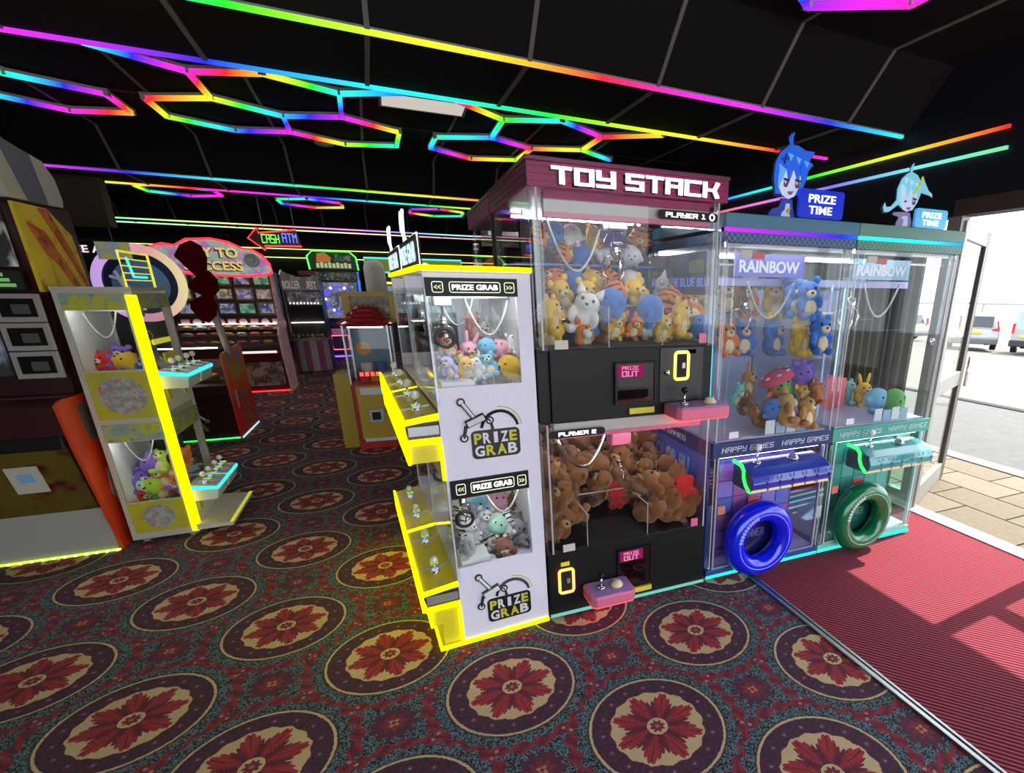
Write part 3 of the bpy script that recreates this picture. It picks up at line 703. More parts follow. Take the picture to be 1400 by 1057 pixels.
for k in range(15):
    TU.append((0.66 + 0.165 * (k % 5) + 0.03 * (k // 5), 2.50 + 0.15 * (k // 5), 1.435 + 0.02 * (k // 5), 0.12, ['yellow', 'blue', 'orange', 'white', 'yellow', 'orange', 'blue'][k % 7], ['bear', 'round', 'fox', 'panda', 'round', 'tiger', 'round'][k % 7]))
for k in range(8):
    PU.append((0.20 + 0.10 * (k % 4) - 0.03 * (k // 4), 2.60 + 0.13 * (k // 4), 1.215 + 0.03 * (k // 4), 0.10, ['white', 'sky', 'pink', 'yellow', 'white', 'mint', 'white', 'rose'][k], ['bear', 'round', 'bunny', 'bear', 'bunny', 'bear', 'round', 'bear'][k]))
    PL.append((0.20 + 0.10 * (k % 4) - 0.03 * (k // 4), 2.60 + 0.13 * (k // 4), 0.395 + 0.03 * (k // 4), 0.11, ['grey', 'white', 'sky', 'brown', 'white', 'pink', 'grey', 'sky'][k], ['elephant', 'zebra', 'round', 'bear', 'zebra', 'bear', 'bear', 'bear'][k]))
for k in range(6):
    LU.append((-1.70 + 0.09 * (k % 3), 4.45 + 0.12 * (k // 3), 1.10, 0.12, ['red', 'orange', 'purple', 'blue', 'yellow', 'red'][k], 'bear'))
    LL.append((-1.68 + 0.09 * (k % 3), 4.45 + 0.12 * (k // 3), 0.30 + 0.04 * (k // 3), 0.13, ['green', 'orange', 'red', 'purple', 'lime', 'blue'][k], 'bear'))
pile(TU, 'of toy stack', 'plush in the upper toy stack tier', lambda t: ('on the back shelf' if t[1] > 2.9 else 'in back row' if t[1] > 2.75 else 'in middle row' if t[1] > 2.5 else 'in front row') + ', upper tier', 1.3, 0.5, 1.1)
pile(BS, 'of the blue machine', 'plush on the shelves of the blue machine', lambda t: 'on upper clear shelf' if t[2] > 1.45 else 'on lower clear shelf', 1.7, 0.12)
pile(BF, 'of the blue machine', 'plush heaped in the blue machine', lambda t: 'in the heap on the floor', 1.3, 0.5)
pile(GF, 'of the green machine', 'plush in the green machine', lambda t: 'on the floor', 1.15, 0.5)
pile(PU, 'of the white machine', 'plush in the upper white machine tier', lambda t: ('in back row' if t[1] > 2.7 else 'in middle row' if t[1] > 2.5 else 'in front row') + ', upper tier', 1.3, 0.4)
pile(PL, 'of the white machine', 'plush in the lower white machine tier', lambda t: ('in back row' if t[1] > 2.7 else 'in middle row' if t[1] > 2.5 else 'in front row') + ', lower tier', 1.4, 0.6)
pile(LU, 'of the yellow-striped machine', 'plush in the upper tier at left', lambda t: ('high' if t[2] > 1.11 else 'low') + ' in the upper tier', 1.3, 0.6)
pile(LL, 'of the yellow-striped machine', 'plush in the lower tier at left', lambda t: ('high' if t[2] > 0.36 else 'low') + ' in the lower tier', 1.25, 0.6)
# brown monkeys heaped in the lower toy stack tier, leaving the chute clear
LT = []
random.seed(11)
for ry, (yy, zz, n) in enumerate(((2.395, 0.465, 6), (2.49, 0.47, 6), (2.63, 0.48, 6), (2.77, 0.48, 6), (2.92, 0.48, 6), (2.42, 0.58, 6), (2.60, 0.60, 6), (2.72, 0.62, 5), (2.84, 0.64, 6), (2.97, 0.74, 6), (2.66, 0.70, 4))):
    for k in range(n):
        xx = 0.62 + (k + 0.5 * (ry % 2) * (n < 6) + 0.1) * 0.142 + random.uniform(-0.02, 0.02)
        if 0.735 < xx < 1.08 and yy < 2.57: continue
        if xx > 1.36: continue
        c = 'brown'; kd = 'bear'
        r = random.random()
        if r > 0.95: c = 'rust'
        elif r > 0.92: c, kd = 'yellow', 'round'
        elif r > 0.90: c, kd = 'red', 'round'
        elif r > 0.88: c = 'green'
        elif r > 0.86 and zz > 0.6: c = 'white'
        LT.append((xx, yy + random.uniform(-0.015, 0.015), zz + random.uniform(-0.01, 0.02), random.uniform(0.185, 0.225), c, kd))
for e in ((0.645, 2.40, 0.61), (0.70, 2.46, 0.52), (1.14, 2.39, 0.47), (1.28, 2.38, 0.47), (1.21, 2.44, 0.60), (1.33, 2.43, 0.60), (0.66, 2.56, 0.70), (1.12, 2.50, 0.57)):
    LT.append((e[0], e[1], e[2], 0.20, 'brown', 'bear'))
RN = {0: 'at the front glass', 1: 'in second row', 2: 'in third row', 3: 'in fourth row', 4: 'at the back'}
pile(LT, 'of toy stack', 'brown plush in the lower toy stack tier', lambda t: ('low ' if t[2] < 0.53 else 'high ' if t[2] < 0.7 else 'topmost ') + RN[min(4, int((t[1] - 2.30) / 0.14))] + ', lower tier', 1.0, 1.1, 2.6)

# ================================================================== claw machines
def claw(parent, x, y, zt, s=1.0, car=SILVER, cable=True, bell=None):
    """carriage under the gantry with a three-prong claw"""
    c = obj('claw_carriage', MB().box(-0.06 * s, 0.06 * s, -0.05 * s, 0.05 * s, -0.07 * s, 0), car, parent, (x, y, zt), bev=0.006)
    c2 = obj('claw', MB().lathe([(0.010 * s, -0.07 * s), (0.010 * s, -0.13 * s), (0.028 * s, -0.135 * s), (0.030 * s, -0.20 * s), (0.018 * s, -0.215 * s), (0.016 * s, -0.24 * s)], 16), CHROME, parent, (x, y, zt), smooth=True)
    for k in range(3):
        a = k * 2 * PI / 3 + 0.5
        dx, dy = math.cos(a), math.sin(a)
        obj('prong', MB().tube([(dx * q * s, dy * q * s, w * s) for q, w in ((0.02, -0.20), (0.065, -0.215), (0.085, -0.26), (0.07, -0.31), (0.035, -0.345))], [0.007 * s] * 4 + [0.004 * s], 8), CHROME, c2, smooth=True)
    if bell: obj('bell_shroud', MB().lathe([(0.02 * s, -0.07 * s), (0.05 * s, -0.09 * s), (0.075 * s, -0.13 * s), (0.085 * s, -0.17 * s), (0.08 * s, -0.17 * s)], 20), bell, c2, smooth=True)
    return c
def hang(parent, p, q, drop, r=0.006, mat=None):
    """slack cable between two points"""
    p, q = Vector(p), Vector(q)
    pts = []
    for k in range(17):
        t = k / 16
        v = p.lerp(q, t); v.z -= drop * (1 - (2 * t - 1) ** 2)
        pts.append(tuple(v))
    return obj('cable', MB().tube(pts, r, 8), mat or CABLE, parent, smooth=True)
def joystick(parent, x, y, z, ballmat, h=0.07, r=0.017):
    s = obj('joystick', MB().tube([(0, 0, 0), (0, 0, h)], 0.005, 8).lathe([(0.022, 0), (0.020, 0.008), (0.006, 0.012)], 14), CHROME, parent, (x, y, z), smooth=True)
    obj('knob', MB().ball((0, 0, h + r * 0.6), r, 14, 10), ballmat, s, smooth=True)
    return s
def button(parent, x, y, z, mat, r=0.026):
    b = obj('button', MB().lathe([(r * 1.25, 0), (r * 1.25, 0.008), (r, 0.010), (r * 0.9, 0.022), (r * 0.5, 0.027)], 18), mat, parent, (x, y, z), smooth=True)
    return b

# ---- two-tier machine with the magenta header -------------------------------------------
def toy_stack(loc, rz, label, front=True):
    W, D = 0.89, 0.845
    t = thing('claw_machine', label, 'claw machine', loc, rz, 'claw machines')
    bx('lower_cabinet', 0, W, 0.012, D, 0.035, 0.385, BLACK, t, 0.004)
    for x in (0.08, W - 0.08):
        for y in (0.10, D - 0.1): obj('foot', MB().lathe([(0.03, 0), (0.03, 0.02), (0.012, 0.022), (0.012, 0.04)], 14), GREY, t, (x, y, 0))
    bx('base_led', 0.0, W, -0.002, 0.012, 0.028, 0.038, glow('pale_teal_led', (0.25, 0.75, 0.65), 0.8), t)
    # middle cabinet with a chute mouth
    bx('middle_cabinet', 0.055, W - 0.055, 0.015, D, 1.03, 1.36, BLACK, t, 0.004)
    for z0, z1 in ((1.03, 1.36),):
        for x0, x1 in ((0.0, 0.055), (W - 0.055, W)): bx('side_cheek', x0, x1, 0.03, D, z0, z1, BLACK, t, 0.003)
    # clear chambers
    for z0, z1 in ((0.385, 1.03), (1.36, 1.985)):
        bx('front_pane', 0.05, W - 0.05, 0.0, 0.008, z0, z1, PANE, t)
        for x in (0.002, W - 0.010): bx('side_pane', x, x + 0.008, 0.05, D - 0.05, z0, z1, PANE, t)
        for x in (0.0, W - 0.05):
            bx('corner_post', x, x + 0.05, -0.004, 0.046, z0 - 0.01, z1 + 0.01, POST, t, 0.008)
            bx('post_edge', x + 0.021, x + 0.029, -0.006, -0.004, z0, z1, plain('frosted_edge', (0.45, 0.47, 0.50), 0.25), t)
        for x in (0.0, W - 0.035): bx('back_post', x, x + 0.035, D - 0.045, D, z0, z1, BLACK, t)
        bx('deck', 0.03, W - 0.03, 0.02, D - 0.02, z0 - 0.004, z0 + 0.006, BLACK, t)
        bx('gantry_rail', 0.05, W - 0.05, 0.36, 0.385, z1 - 0.06, z1 - 0.035, ALU, t)
        if front: bx('interior_lamp', 0.08, W - 0.08, 0.055, 0.075, z1 - 0.022, z1 - 0.010, LAMP, t)
        if front: bx('interior_lamp', 0.08, W - 0.08, D - 0.10, D - 0.08, z1 - 0.022, z1 - 0.010, LAMP, t)
        bx('corner_bracket', W - 0.10, W - 0.06, -0.006, 0.0, z0 + 0.01, z0 + 0.055, PINK, t)
        bx('corner_bracket', 0.075, 0.135, -0.006, 0.0, z0 + 0.002, z0 + 0.04, plain('ivory_tag', (0.62, 0.60, 0.50), 0.5), t)
    bx('back_column', 0.60, 0.74, D - 0.06, D - 0.01, 0.385, 1.985, MATTE, t)
    # header
    bx('header', -0.012, W + 0.012, -0.02, D, 1.985, 2.075, MAGENTA, t, 0.003)
    bx('roof', -0.016, W + 0.016, -0.024, D, 2.075, 2.092, plain('mauve_metal', (0.20, 0.06, 0.12), 0.25, 0.3), t, 0.003)
    for k in range(3): bx('header_line', -0.013, W + 0.013, -0.0215, -0.020, 2.004 + k * 0.026, 2.006 + k * 0.026, plain('dark_magenta', (0.10, 0.003, 0.03), 0.4), t)
    for k in range(3): bx('header_line', -0.0135, -0.012, -0.018, D, 2.004 + k * 0.026, 2.006 + k * 0.026, plain('dark_magenta', (0.10, 0.003, 0.03), 0.4), t)
    for wd, lx, lw in (('TOY', 0.0, 0.268), ('STACK', 0.312, 0.453)):
        letters(block_mesh(wd, lw, 0.062, 1.35, 0.004), plain('black_letter', (0.01, 0.01, 0.01), 0.4), t, (0.078 + lx, -0.023, 1.994), name='lettering_shadow')
        letters(block_mesh(wd, lw, 0.062, 1.35, 0.004), WGLOW, t, (0.085 + lx, -0.027, 1.999))
    # upper fascia inside
    bx('gantry_fascia', 0.06, W - 0.06, 0.02, 0.05, 1.885, 1.983, plain('pale_grey_fascia', (0.55, 0.53, 0.50), 0.4), t, 0.003)
    bx('fascia_stripe', 0.06, W - 0.06, 0.015, 0.02, 1.885, 1.905, PINK, t); bx('fascia_stripe', 0.06, W - 0.06, 0.015, 0.02, 1.950, 1.983, plain('dot_magenta', (0.35, 0.02, 0.12), 0.4), t)
    pl = obj('player_plate', MB().prism(rrect(0.56, 0.86, 1.905, 1.942, 0.016), 'y', -0.006, -0.003), BLACK, t)
    letters(block_mesh('PLAYER 1', 0.20, 0.019, 1.2, 0.001), WGLOW, pl, (0.595, -0.0075, 1.914))
    obj('emblem', MB().torus((0.83, -0.007, 1.924), 0.012, 0.003, 'y', 16, 6), WGLOW, pl)
    bx('gantry_fascia', 0.06, W - 0.06, 0.02, 0.05, 0.955, 1.028, plain('pale_grey_fascia', (0.55, 0.53, 0.50), 0.4), t, 0.003)
    bx('fascia_stripe', 0.06, W - 0.06, 0.015, 0.02, 0.955, 0.975, PINK, t)
    pl = obj('player_plate', MB().prism(rrect(0.03, 0.30, 0.965, 1.000, 0.016), 'y', -0.006, -0.003), BLACK, t)
    letters(block_mesh('PLAYER 2', 0.18, 0.018, 1.2, 0.001), WGLOW, pl, (0.075, -0.0075, 0.974))
    # shelves for hung toys
    bx('back_shelf', 0.05, W - 0.05, D - 0.24, D - 0.04, 1.728, 1.738, plain('blue_shelf', (0.03, 0.08, 0.45), 0.3), t)
    bx('back_shelf', 0.05, W - 0.05, D - 0.20, D - 0.04, 0.655, 0.665, MATTE, t)
    # claws and cables
    claw(t, 0.52, 0.40, 1.95, 0.85, SILVER, bell=glass('violet_bell', (0.62, 0.52, 0.85), 0.1, 0.6))
    bx('carriage_stem', 0.50, 0.54, 0.355, 0.385, 0.86, 0.975, SILVER, t); claw(t, 0.52, 0.37, 0.865, 0.95, PINK)
    hang(t, (0.10, 0.14, 1.90), (0.40, 0.3, 1.88), 0.20, 0.0055); hang(t, (0.10, 0.12, 0.93), (0.44, 0.32, 0.93), 0.19, 0.008, CHROME)
    # acrylic chute walls
    for z0, x0, x1 in ((0.388, 0.205, 0.535), (1.364, 0.33, 0.60)):
        ch = bx('chute_wall', x0, x1, 0.28, 0.286, z0, z0 + 0.17, PANE, t)
        for x in (x0, x1): bx('chute_wall', x, x + 0.006, 0.012, 0.286, z0, z0 + 0.17, PANE, t)
        for x in (x0, x1): bx('chute_edge', x, x + 0.006, 0.012, 0.286, z0 + 0.17, z0 + 0.174, plain('frosted_edge', (0.45, 0.47, 0.50), 0.25), t)
        bx('chute_edge', x0, x1 + 0.006, 0.28, 0.286, z0 + 0.17, z0 + 0.174, plain('frosted_edge', (0.45, 0.47, 0.50), 0.25), t)
        for x in (x0, x1): bx('chute_edge', x, x + 0.004, 0.012, 0.016, z0, z0 + 0.17, plain('frosted_edge', (0.45, 0.47, 0.50), 0.25), t)
        bx('chute_floor', x0 + 0.01, x1, 0.012, 0.28, z0 + 0.003, z0 + 0.008, MATTE, t)
    # chute mouths, coin frames, control boxes
    for (px0, px1, z0, z1, cx, cz, bx0, bx1, bz, col) in ((0.362, 0.555, 1.105, 1.285, 0.70, 1.265, 0.61, 0.905, 1.030, None), (0.370, 0.550, 0.120, 0.325, 0.085, 0.225, 0.17, 0.405, 0.125, 'o')):
        r = obj('chute_mouth', MB().box(px0, px1, 0.002, 0.014, z0, z1), plain('dark_recess', (0.018, 0.006, 0.012), 0.25), t)
        obj('mouth_rim', MB().box(px0 - 0.008, px0, -0.004, 0.014, z0 - 0.008, z1 + 0.008).box(px1, px1 + 0.008, -0.004, 0.014, z0 - 0.008, z1 + 0.008).box(px0, px1, -0.004, 0.014, z1, z1 + 0.008).box(px0, px1, -0.004, 0.014, z0 - 0.008, z0), BLACK, r)
        sg = bx('prize_sign', px0 + 0.006, px0 + 0.135, -0.002, 0.002, z1 - 0.062, z1 - 0.004, glow('magenta_sign', (0.55, 0.02, 0.22), 0.55), r)
        letters(block_mesh('PRIZE', 0.085, 0.017, 1.2, 0.0008), glow('pink_letter', (0.9, 0.35, 0.5), 0.9), sg, (px0 + 0.026, -0.003, z1 - 0.027))
        letters(block_mesh('OUT', 0.085, 0.026, 1.2, 0.0008), glow('pink_letter', (0.9, 0.35, 0.5), 0.9), sg, (px0 + 0.026, -0.003, z1 - 0.058))
        bx('flap', px0 + 0.006, px1 - 0.03, -0.001, 0.002, z0 + 0.004, z1 - 0.066, glass('plum_flap', (0.35, 0.08, 0.2), 0.08, 0.5), r)
        cf = obj('coin_frame', MB().torus((0, 0, 0), 0.1, 0.1, 'y', 4, 3) if False else MB().box(cx - 0.030, cx + 0.030, -0.003, 0.012, cz - 0.055, cz + 0.055), MATTE, t)
        lm = glow('coin_led_yellow', (1.0, 0.85, 0.15), 2.2) if col is None else glow('coin_led_orange', (1.0, 0.45, 0.10), 2.2)
        pts = rrect(cx - 0.036, cx + 0.036, cz - 0.064, cz + 0.064, 0.014)
        obj('coin_light', MB().tube([(p, -0.005, q) for p, q in pts], 0.0075, 8, True), lm, cf, smooth=True)
        bx('coin_slot', cx + 0.002, cx + 0.018, -0.008, -0.003, cz - 0.012, cz + 0.014, SILVER, cf)
        cb = obj('control_box', MB().prism([(bx0, 0.0), (bx0, -0.13), (bx0 + 0.02, -0.155), (bx1 - 0.02, -0.155), (bx1, -0.13), (bx1, 0.0)], 'z', bz, bz + 0.055), PINK, t, bev=0.006)
        obj('control_plate', MB().prism([(bx0 + 0.008, -0.004), (bx0 + 0.008, -0.125), (bx0 + 0.025, -0.147), (bx1 - 0.025, -0.147), (bx1 - 0.008, -0.125), (bx1 - 0.008, -0.004)], 'z', bz + 0.055, bz + 0.059), plain('violet_plate', (0.40, 0.22, 0.55), 0.25), cb)
        obj('under_glow', MB().prism([(bx0 + 0.004, 0.0), (bx0 + 0.004, -0.13), (bx0 + 0.02, -0.15), (bx1 - 0.02, -0.15), (bx1 - 0.004, -0.13), (bx1 - 0.004, 0.0)], 'z', bz - 0.006, bz), glow('coral_led', (1.0, 0.10, 0.10), 1.6), cb)
        joystick(cb, bx0 + 0.075, -0.07, bz + 0.059, BLACK, 0.06, 0.017)
        button(cb, bx1 - 0.08, -0.075, bz + 0.059, plain('ivory_button', (0.75, 0.7, 0.45), 0.3), 0.026)
        bx('sticker', (px0 + px1) / 2 - 0.03, (px0 + px1) / 2 + 0.10, -0.001, 0.012, z0 - 0.058, z0 - 0.03, plain('yellow_sticker', (0.75, 0.62, 0.03), 0.5), t)
        bx('sticker', cx - 0.022 + (0.062 if col is None else 0), cx + 0.022 + (0.062 if col is None else 0), 0.008, 0.0125, cz + (0.055 if col is None else 0.078), cz + (0.075 if col is None else 0.10), plain('yellow_sticker', (0.75, 0.62, 0.03), 0.5), t)
    dr = obj('cash_door', MB().box(0.59, 0.825, 0.008, 0.016, 1.09, 1.352), plain('black_door', (0.016, 0.016, 0.018), 0.4), t, bev=0.002)
    obj('lock', MB().lathe([(0.012, 0), (0.012, 0.008), (0.008, 0.012)], 14, axis='y'), CHROME, dr, (0.625, -0.004, 1.235), smooth=True)
    return t
toy_stack((0.535, 2.257, 0), 0, 'black two-tier claw machine with a magenta header reading toy stack')
toy_stack((1.425, 3.98, 0), PI, 'second two-tier claw machine back to back behind the toy stack machine', False)

# ---- tall clear cabinets with happy games band -------------------------------------------
def check_mat(name, a, b):
    if name in MATS: return MATS[name]
    m, nt, out = new_mat(name); E.nt = nt
    x, y, z, v = coords()
    k = nt.nodes.new('ShaderNodeTexChecker'); k.inputs['Scale'].default_value = 62.0
    k.inputs[1].default_value = (*a, 1); k.inputs[2].default_value = (*b, 1)
    nt.links.new(v, k.inputs[0])
    princ(nt, out, mixc(noise(v, 20.0) * 0.6, k.outputs[0], a), 0.35)
    MATS[name] = m
    return m
def happy(loc, label, P, ringx, mascot):
    W, D = 0.82, 0.84
    t = thing('prize_machine', label, 'claw machine', loc, 0, 'tall clear prize machines')
    bx('base', 0.0, W, 0.0, D, 0.03, 0.07, P['frame'], t, 0.004)
    bx('base_led', 0.0, W, -0.008, 0.0, 0.022, 0.036, TGLOW, t)
    for x in (0.07, W - 0.07):
        for y in (0.08, D - 0.08): obj('castor', MB().lathe([(0.022, -0.012), (0.022, 0.012)], 14, (x, y, 0.022), 'x'), GREY, t)
    bx('floor_tray', 0.02, W - 0.02, 0.02, D - 0.02, 0.07, 0.082, WHITE, t)
    # lower compartment
    bx('lower_pane', 0.03, W - 0.03, 0.0, 0.008, 0.075, 0.752, P['lowglass'], t)
    bx('lower_side_pane', W - 0.010, W - 0.002, 0.03, D - 0.03, 0.075, 0.752, P['lowglass'], t); bx('lower_side_pane', 0.002, 0.010, 0.03, D - 0.03, 0.075, 0.752, P['side'], t)
    bp = bx('lower_backing', 0.10, W - 0.17, 0.10, 0.11, 0.09, 0.70, P['backing'], t)
    for a in range(5):
        for b in range(5):
            bx('tile', 0.115 + a * 0.105, 0.115 + a * 0.105 + 0.095, 0.094, 0.10, 0.16 + b * 0.105, 0.255 + b * 0.105, P['tiles'][(a * 7 + b * 3 + a * b) % len(P['tiles'])], bp)
    for x in (0.0, W - 0.034):
        for y in (-0.003, D - 0.034):
            bx('corner_post', x, x + 0.034, y, y + 0.034, 0.07, 1.832, POST, t, 0.008)
            if y < 0: bx('post_edge', x + 0.014, x + 0.020, -0.0045, -0.003, 0.08, 1.83, plain('frosted_edge', (0.45, 0.47, 0.50), 0.25), t)
    obj('lower_frame', MB().box(0.034, 0.046, -0.004, 0.012, 0.075, 0.752).box(W - 0.046, W - 0.034, -0.004, 0.012, 0.075, 0.752).box(0.046, W - 0.046, -0.004, 0.012, 0.075, 0.086), P['trim'], t)
    bx('lower_lamp', 0.06, W - 0.06, 0.03, 0.045, 0.738, 0.748, P['lowlamp'], t)
    # prize hole with its padded ring
    rz = 0.245
    hole = obj('prize_door', MB().lathe([(0.165, 0.0), (0.165, 0.010), (0.15, 0.014), (0.12, 0.014)], 36, axis='y'), P['hole'], t, (ringx, 0.02, rz), smooth=False)
    letters(block_mesh('WINNER', 0.17, 0.05, 1.1, 0.001), P['holetext'], hole, (-0.085, -0.002, -0.02))
    obj('hole_sleeve', MB().lathe([(0.163, 0.03), (0.163, -0.10), (0.157, -0.10), (0.157, 0.03)], 36, axis='y'), P['ring'], t, (ringx, 0.0, rz), smooth=True)
    ring = obj('padded_ring', MB().torus((0, 0, 0), 0.172, 0.062, 'y', 56, 16, 1.05), P['ring'], t, (ringx, -0.045, rz), smooth=True)
    obj('seam', MB().torus((0, -0.066, 0), 0.172, 0.0025, 'y', 48, 6), P['seam'], ring)
    for a in range(30):
        if a % 3 == 2: continue
        w = PI * 0.62 + a * 0.038
        obj('ring_print', MB().box(-0.0035, 0.0035, -0.001, 0.001, -0.012, 0.012), P['seam'], ring, (0.172 * math.cos(w), -0.067, 0.172 * math.sin(w)), (0, -w + PI / 2, 0))
    obj('warning_label', MB().box(ringx - 0.06, ringx + 0.02, -0.002, 0.0, 0.455, 0.49), plain('red_label', (0.6, 0.05, 0.05), 0.4), t)
    obj('side_latch', MB().box(0.05, 0.10, -0.008, 0.0, 0.42, 0.47), plain('salmon', (0.6, 0.2, 0.15), 0.4), t)
    # band
    band = bx('name_band', -0.004, W + 0.002, -0.012, 0.004, 0.755, 0.838, P['band'], t, 0.002)
    bx('name_band_side', -0.006, -0.002, 0.0, D, 0.755, 0.838, P['band'], t)
    letters(block_mesh('HAPPY GAMES', 0.345, 0.030, 0.9, 0.001, 2.0, 0.12), plain('pale_print', (0.72, 0.78, 0.86), 0.4), band, (0.05, -0.0135, 0.782))
    letters(block_mesh('HAPPY GAMES', 0.345, 0.030, 0.9, 0.001, 2.0, 0.12), plain('pale_print', (0.72, 0.78, 0.86), 0.4), band, (0.45, -0.0135, 0.782))
    # console
    c0, c1 = 0.145, 0.685
    prof = [(0.0, 0.725), (-0.06, 0.725), (-0.12, 0.712), (-0.165, 0.685), (-0.185, 0.645), (-0.18, 0.615), (-0.155, 0.597), (-0.10, 0.590), (0.0, 0.590)]
    con = obj('console', MB().prism(prof, 'x', c0, c1), P['console'], t, bev=0.006)
    obj('console_led', MB().tube([(c0 - 0.004, p, q) for p, q in [(0.0, 0.728), (-0.075, 0.722), (-0.10, 0.70), (-0.105, 0.66), (-0.125, 0.625), (-0.16, 0.598)]], 0.011, 8), GGLOW, con)
    obj('console_led', MB().tube([(c0, -0.160, 0.594), (c1, -0.160, 0.594)], 0.006, 8), glow('amber_edge', (0.9, 0.75, 0.45), 0.9), con)
    bx('console_end', c0 - 0.003, c0, -0.17, 0.0, 0.60, 0.70, plain('slate_end', (0.10, 0.10, 0.13), 0.4), con)
    for k in range(3):
        for q in range(6):
            bx('grid_line', c0 + 0.09 + q * 0.085, c0 + 0.094 + q * 0.085, -0.190, -0.186, 0.602 + k * 0.03, 0.622 + k * 0.03, P['band'], con)
    joystick(con, c0 + 0.10, -0.07, 0.722, WHITE, 0.075, 0.021); button(con, c1 - 0.20, -0.075, 0.722, plain('chrome_button', (0.6, 0.6, 0.65), 0.2, 0.7), 0.026)
    for q in (0.2, 0.5, 0.8): obj('screw', MB().lathe([(0.006, 0), (0.005, -0.004)], 10, axis='y'), CHROME, con, (c0 + (c1 - c0) * q, -0.172, 0.605))
    # upper compartment
    bx('deck', 0.03, W - 0.03, 0.02, D - 0.02, 0.825, 0.842, plain('lilac_deck', (0.42, 0.42, 0.62), 0.4), t)
    bx('upper_pane', 0.034, W - 0.034, 0.0, 0.008, 0.842, 1.83, PANE, t)
    for x in (0.002, W - 0.010): bx('upper_side_pane', x, x + 0.008, 0.034, D - 0.034, 0.842, 1.83, PANE, t)
    bx('upper_back_pane', 0.034, W - 0.034, D - 0.010, D - 0.002, 0.842, 1.83, PANE, t)
    obj('pane_frame', MB().box(0.060, 0.068, -0.006, 0.0, 0.85, 1.815).box(W - 0.085, W - 0.077, -0.006, 0.0, 0.85, 1.815).box(0.068, W - 0.085, -0.006, 0.0, 1.807, 1.815).box(0.068, W - 0.085, -0.006, 0.0, 0.85, 0.858), POST, t)
    lk = obj('lock', MB().lathe([(0.020, 0), (0.020, -0.012), (0.012, -0.016)], 18, axis='y'), CHROME, t, (W - 0.115, -0.004, 1.33), smooth=True)
    obj('keyhole', MB().torus((0, -0.016, 0), 0.009, 0.003, 'y', 14, 6), BLACK, lk)
    bx('notice', 0.10, 0.16, -0.001, 0.0, 0.855, 0.892, WHITE, t)
    for k in range(4): bx('prize_ticket', 0.36 + k * 0.075, 0.425 + k * 0.075, 0.03, 0.033, 0.845, 0.925 - 0.012 * (k % 2), plain('ticket_blue' if k % 2 else 'ticket_pale', (0.25, 0.42, 0.62) if k % 2 else (0.62, 0.70, 0.78), 0.4), t)
    # top
    bx('check_band', -0.002, W + 0.002, -0.008, D, 1.83, 1.876, P['check'], t, 0.002)
    bx('top_led', -0.002, W + 0.002, -0.014, -0.002, 1.876, 1.893, P['led'], t)
    bx('cap', -0.004, W + 0.004, -0.018, D, 1.893, 1.956, P['cap'], t, 0.004)
    bx('interior_lamp', 0.05, W - 0.05, 0.05, 0.07, 1.815, 1.828, LAMP, t); bx('lamp_shield', 0.04, W - 0.04, 0.040, 0.044, 1.808, 1.83, plain('pale_shield', (0.5, 0.5, 0.56), 0.4), t); bx('interior_lamp', 0.05, W - 0.05, D - 0.06, D - 0.04, 1.815, 1.828, LAMP, t)
    sg = bx('inner_sign', 0.20, 0.665, 0.20, 0.208, 1.685, 1.80, P['sign'], t)
    letters(font_mesh('RAINBOW', 0.40, 0.062, 0.03, 0.0015), glow('pale_sign_letter', (0.78, 0.82, 1.0), 0.85), sg, (0.23, 0.197, 1.705))
    bx('inner_beam', 0.03, W - 0.03, 0.30, 0.34, 1.64, 1.68, plain('lilac_beam', (0.35, 0.36, 0.68), 0.35), t)
    bx('sticker', 0.10, 0.17, 0.004, 0.012, 1.765, 1.80, plain('beige_sticker', (0.55, 0.48, 0.42), 0.5), t); bx('sticker', 0.175, 0.245, 0.004, 0.012, 1.76, 1.79, plain('red_label', (0.6, 0.05, 0.05), 0.4), t)
    claw(t, 0.42, 0.40, 1.70, 0.9, SILVER)
    hang(t, (0.26, 0.16, 1.66), (0.62, 0.22, 1.66), 0.19, 0.006)
    bx('inner_led', 0.15, 0.158, 0.30, 0.308, 0.842, 1.66, CGLOW if mascot == 'b' else glow('blue_white_led', (0.3, 0.6, 1.0), 1.8), t)
    if mascot == 'g': bx('inner_led', 0.55, 0.558, 0.60, 0.608, 0.842, 1.66, glow('blue_white_led', (0.3, 0.6, 1.0), 1.8), t)
    return t
blue = dict(lowlamp=glow('lilac_lamp', (0.55, 0.5, 1.0), 16.0), frame=plain('navy_frame', (0.03, 0.06, 0.26), 0.3), lowglass=glass('lilac_tint_pane', (0.86, 0.86, 0.97), 0.03, 0.45), side=plain('blue_side', (0.03, 0.09, 0.45), 0.3),
            backing=plain('violet_grid', (0.16, 0.12, 0.34), 0.4), tiles=[plain('tile_pink', (0.55, 0.30, 0.48), 0.4), plain('tile_lilac', (0.42, 0.38, 0.66), 0.4), plain('tile_blue', (0.20, 0.33, 0.62), 0.4), plain('tile_rose', (0.60, 0.22, 0.35), 0.4)],
            trim=plain('silver_lilac', (0.5, 0.5, 0.66), 0.3, 0.5), hole=plain('ink_blue', (0.015, 0.02, 0.10), 0.3), holetext=plain('dim_letter', (0.35, 0.38, 0.55), 0.4), ring=plain('royal_blue_vinyl', (0.004, 0.012, 0.80), 0.22, coat=0.6), seam=plain('pale_blue_print', (0.35, 0.45, 0.85), 0.4),
            band=plain('navy_band', (0.016, 0.035, 0.15), 0.35), console=plain('blue_console', (0.03, 0.05, 0.42), 0.15, coat=0.6), check=check_mat('blue_check', (0.02, 0.05, 0.13), (0.09, 0.19, 0.36)),
            led=rainbow('blue_top_led', -0.14, 0, 0.765, 1.4), cap=plain('steel_blue_cap', (0.07, 0.20, 0.30), 0.4), sign=plain('indigo_sign', (0.05, 0.05, 0.28), 0.35))
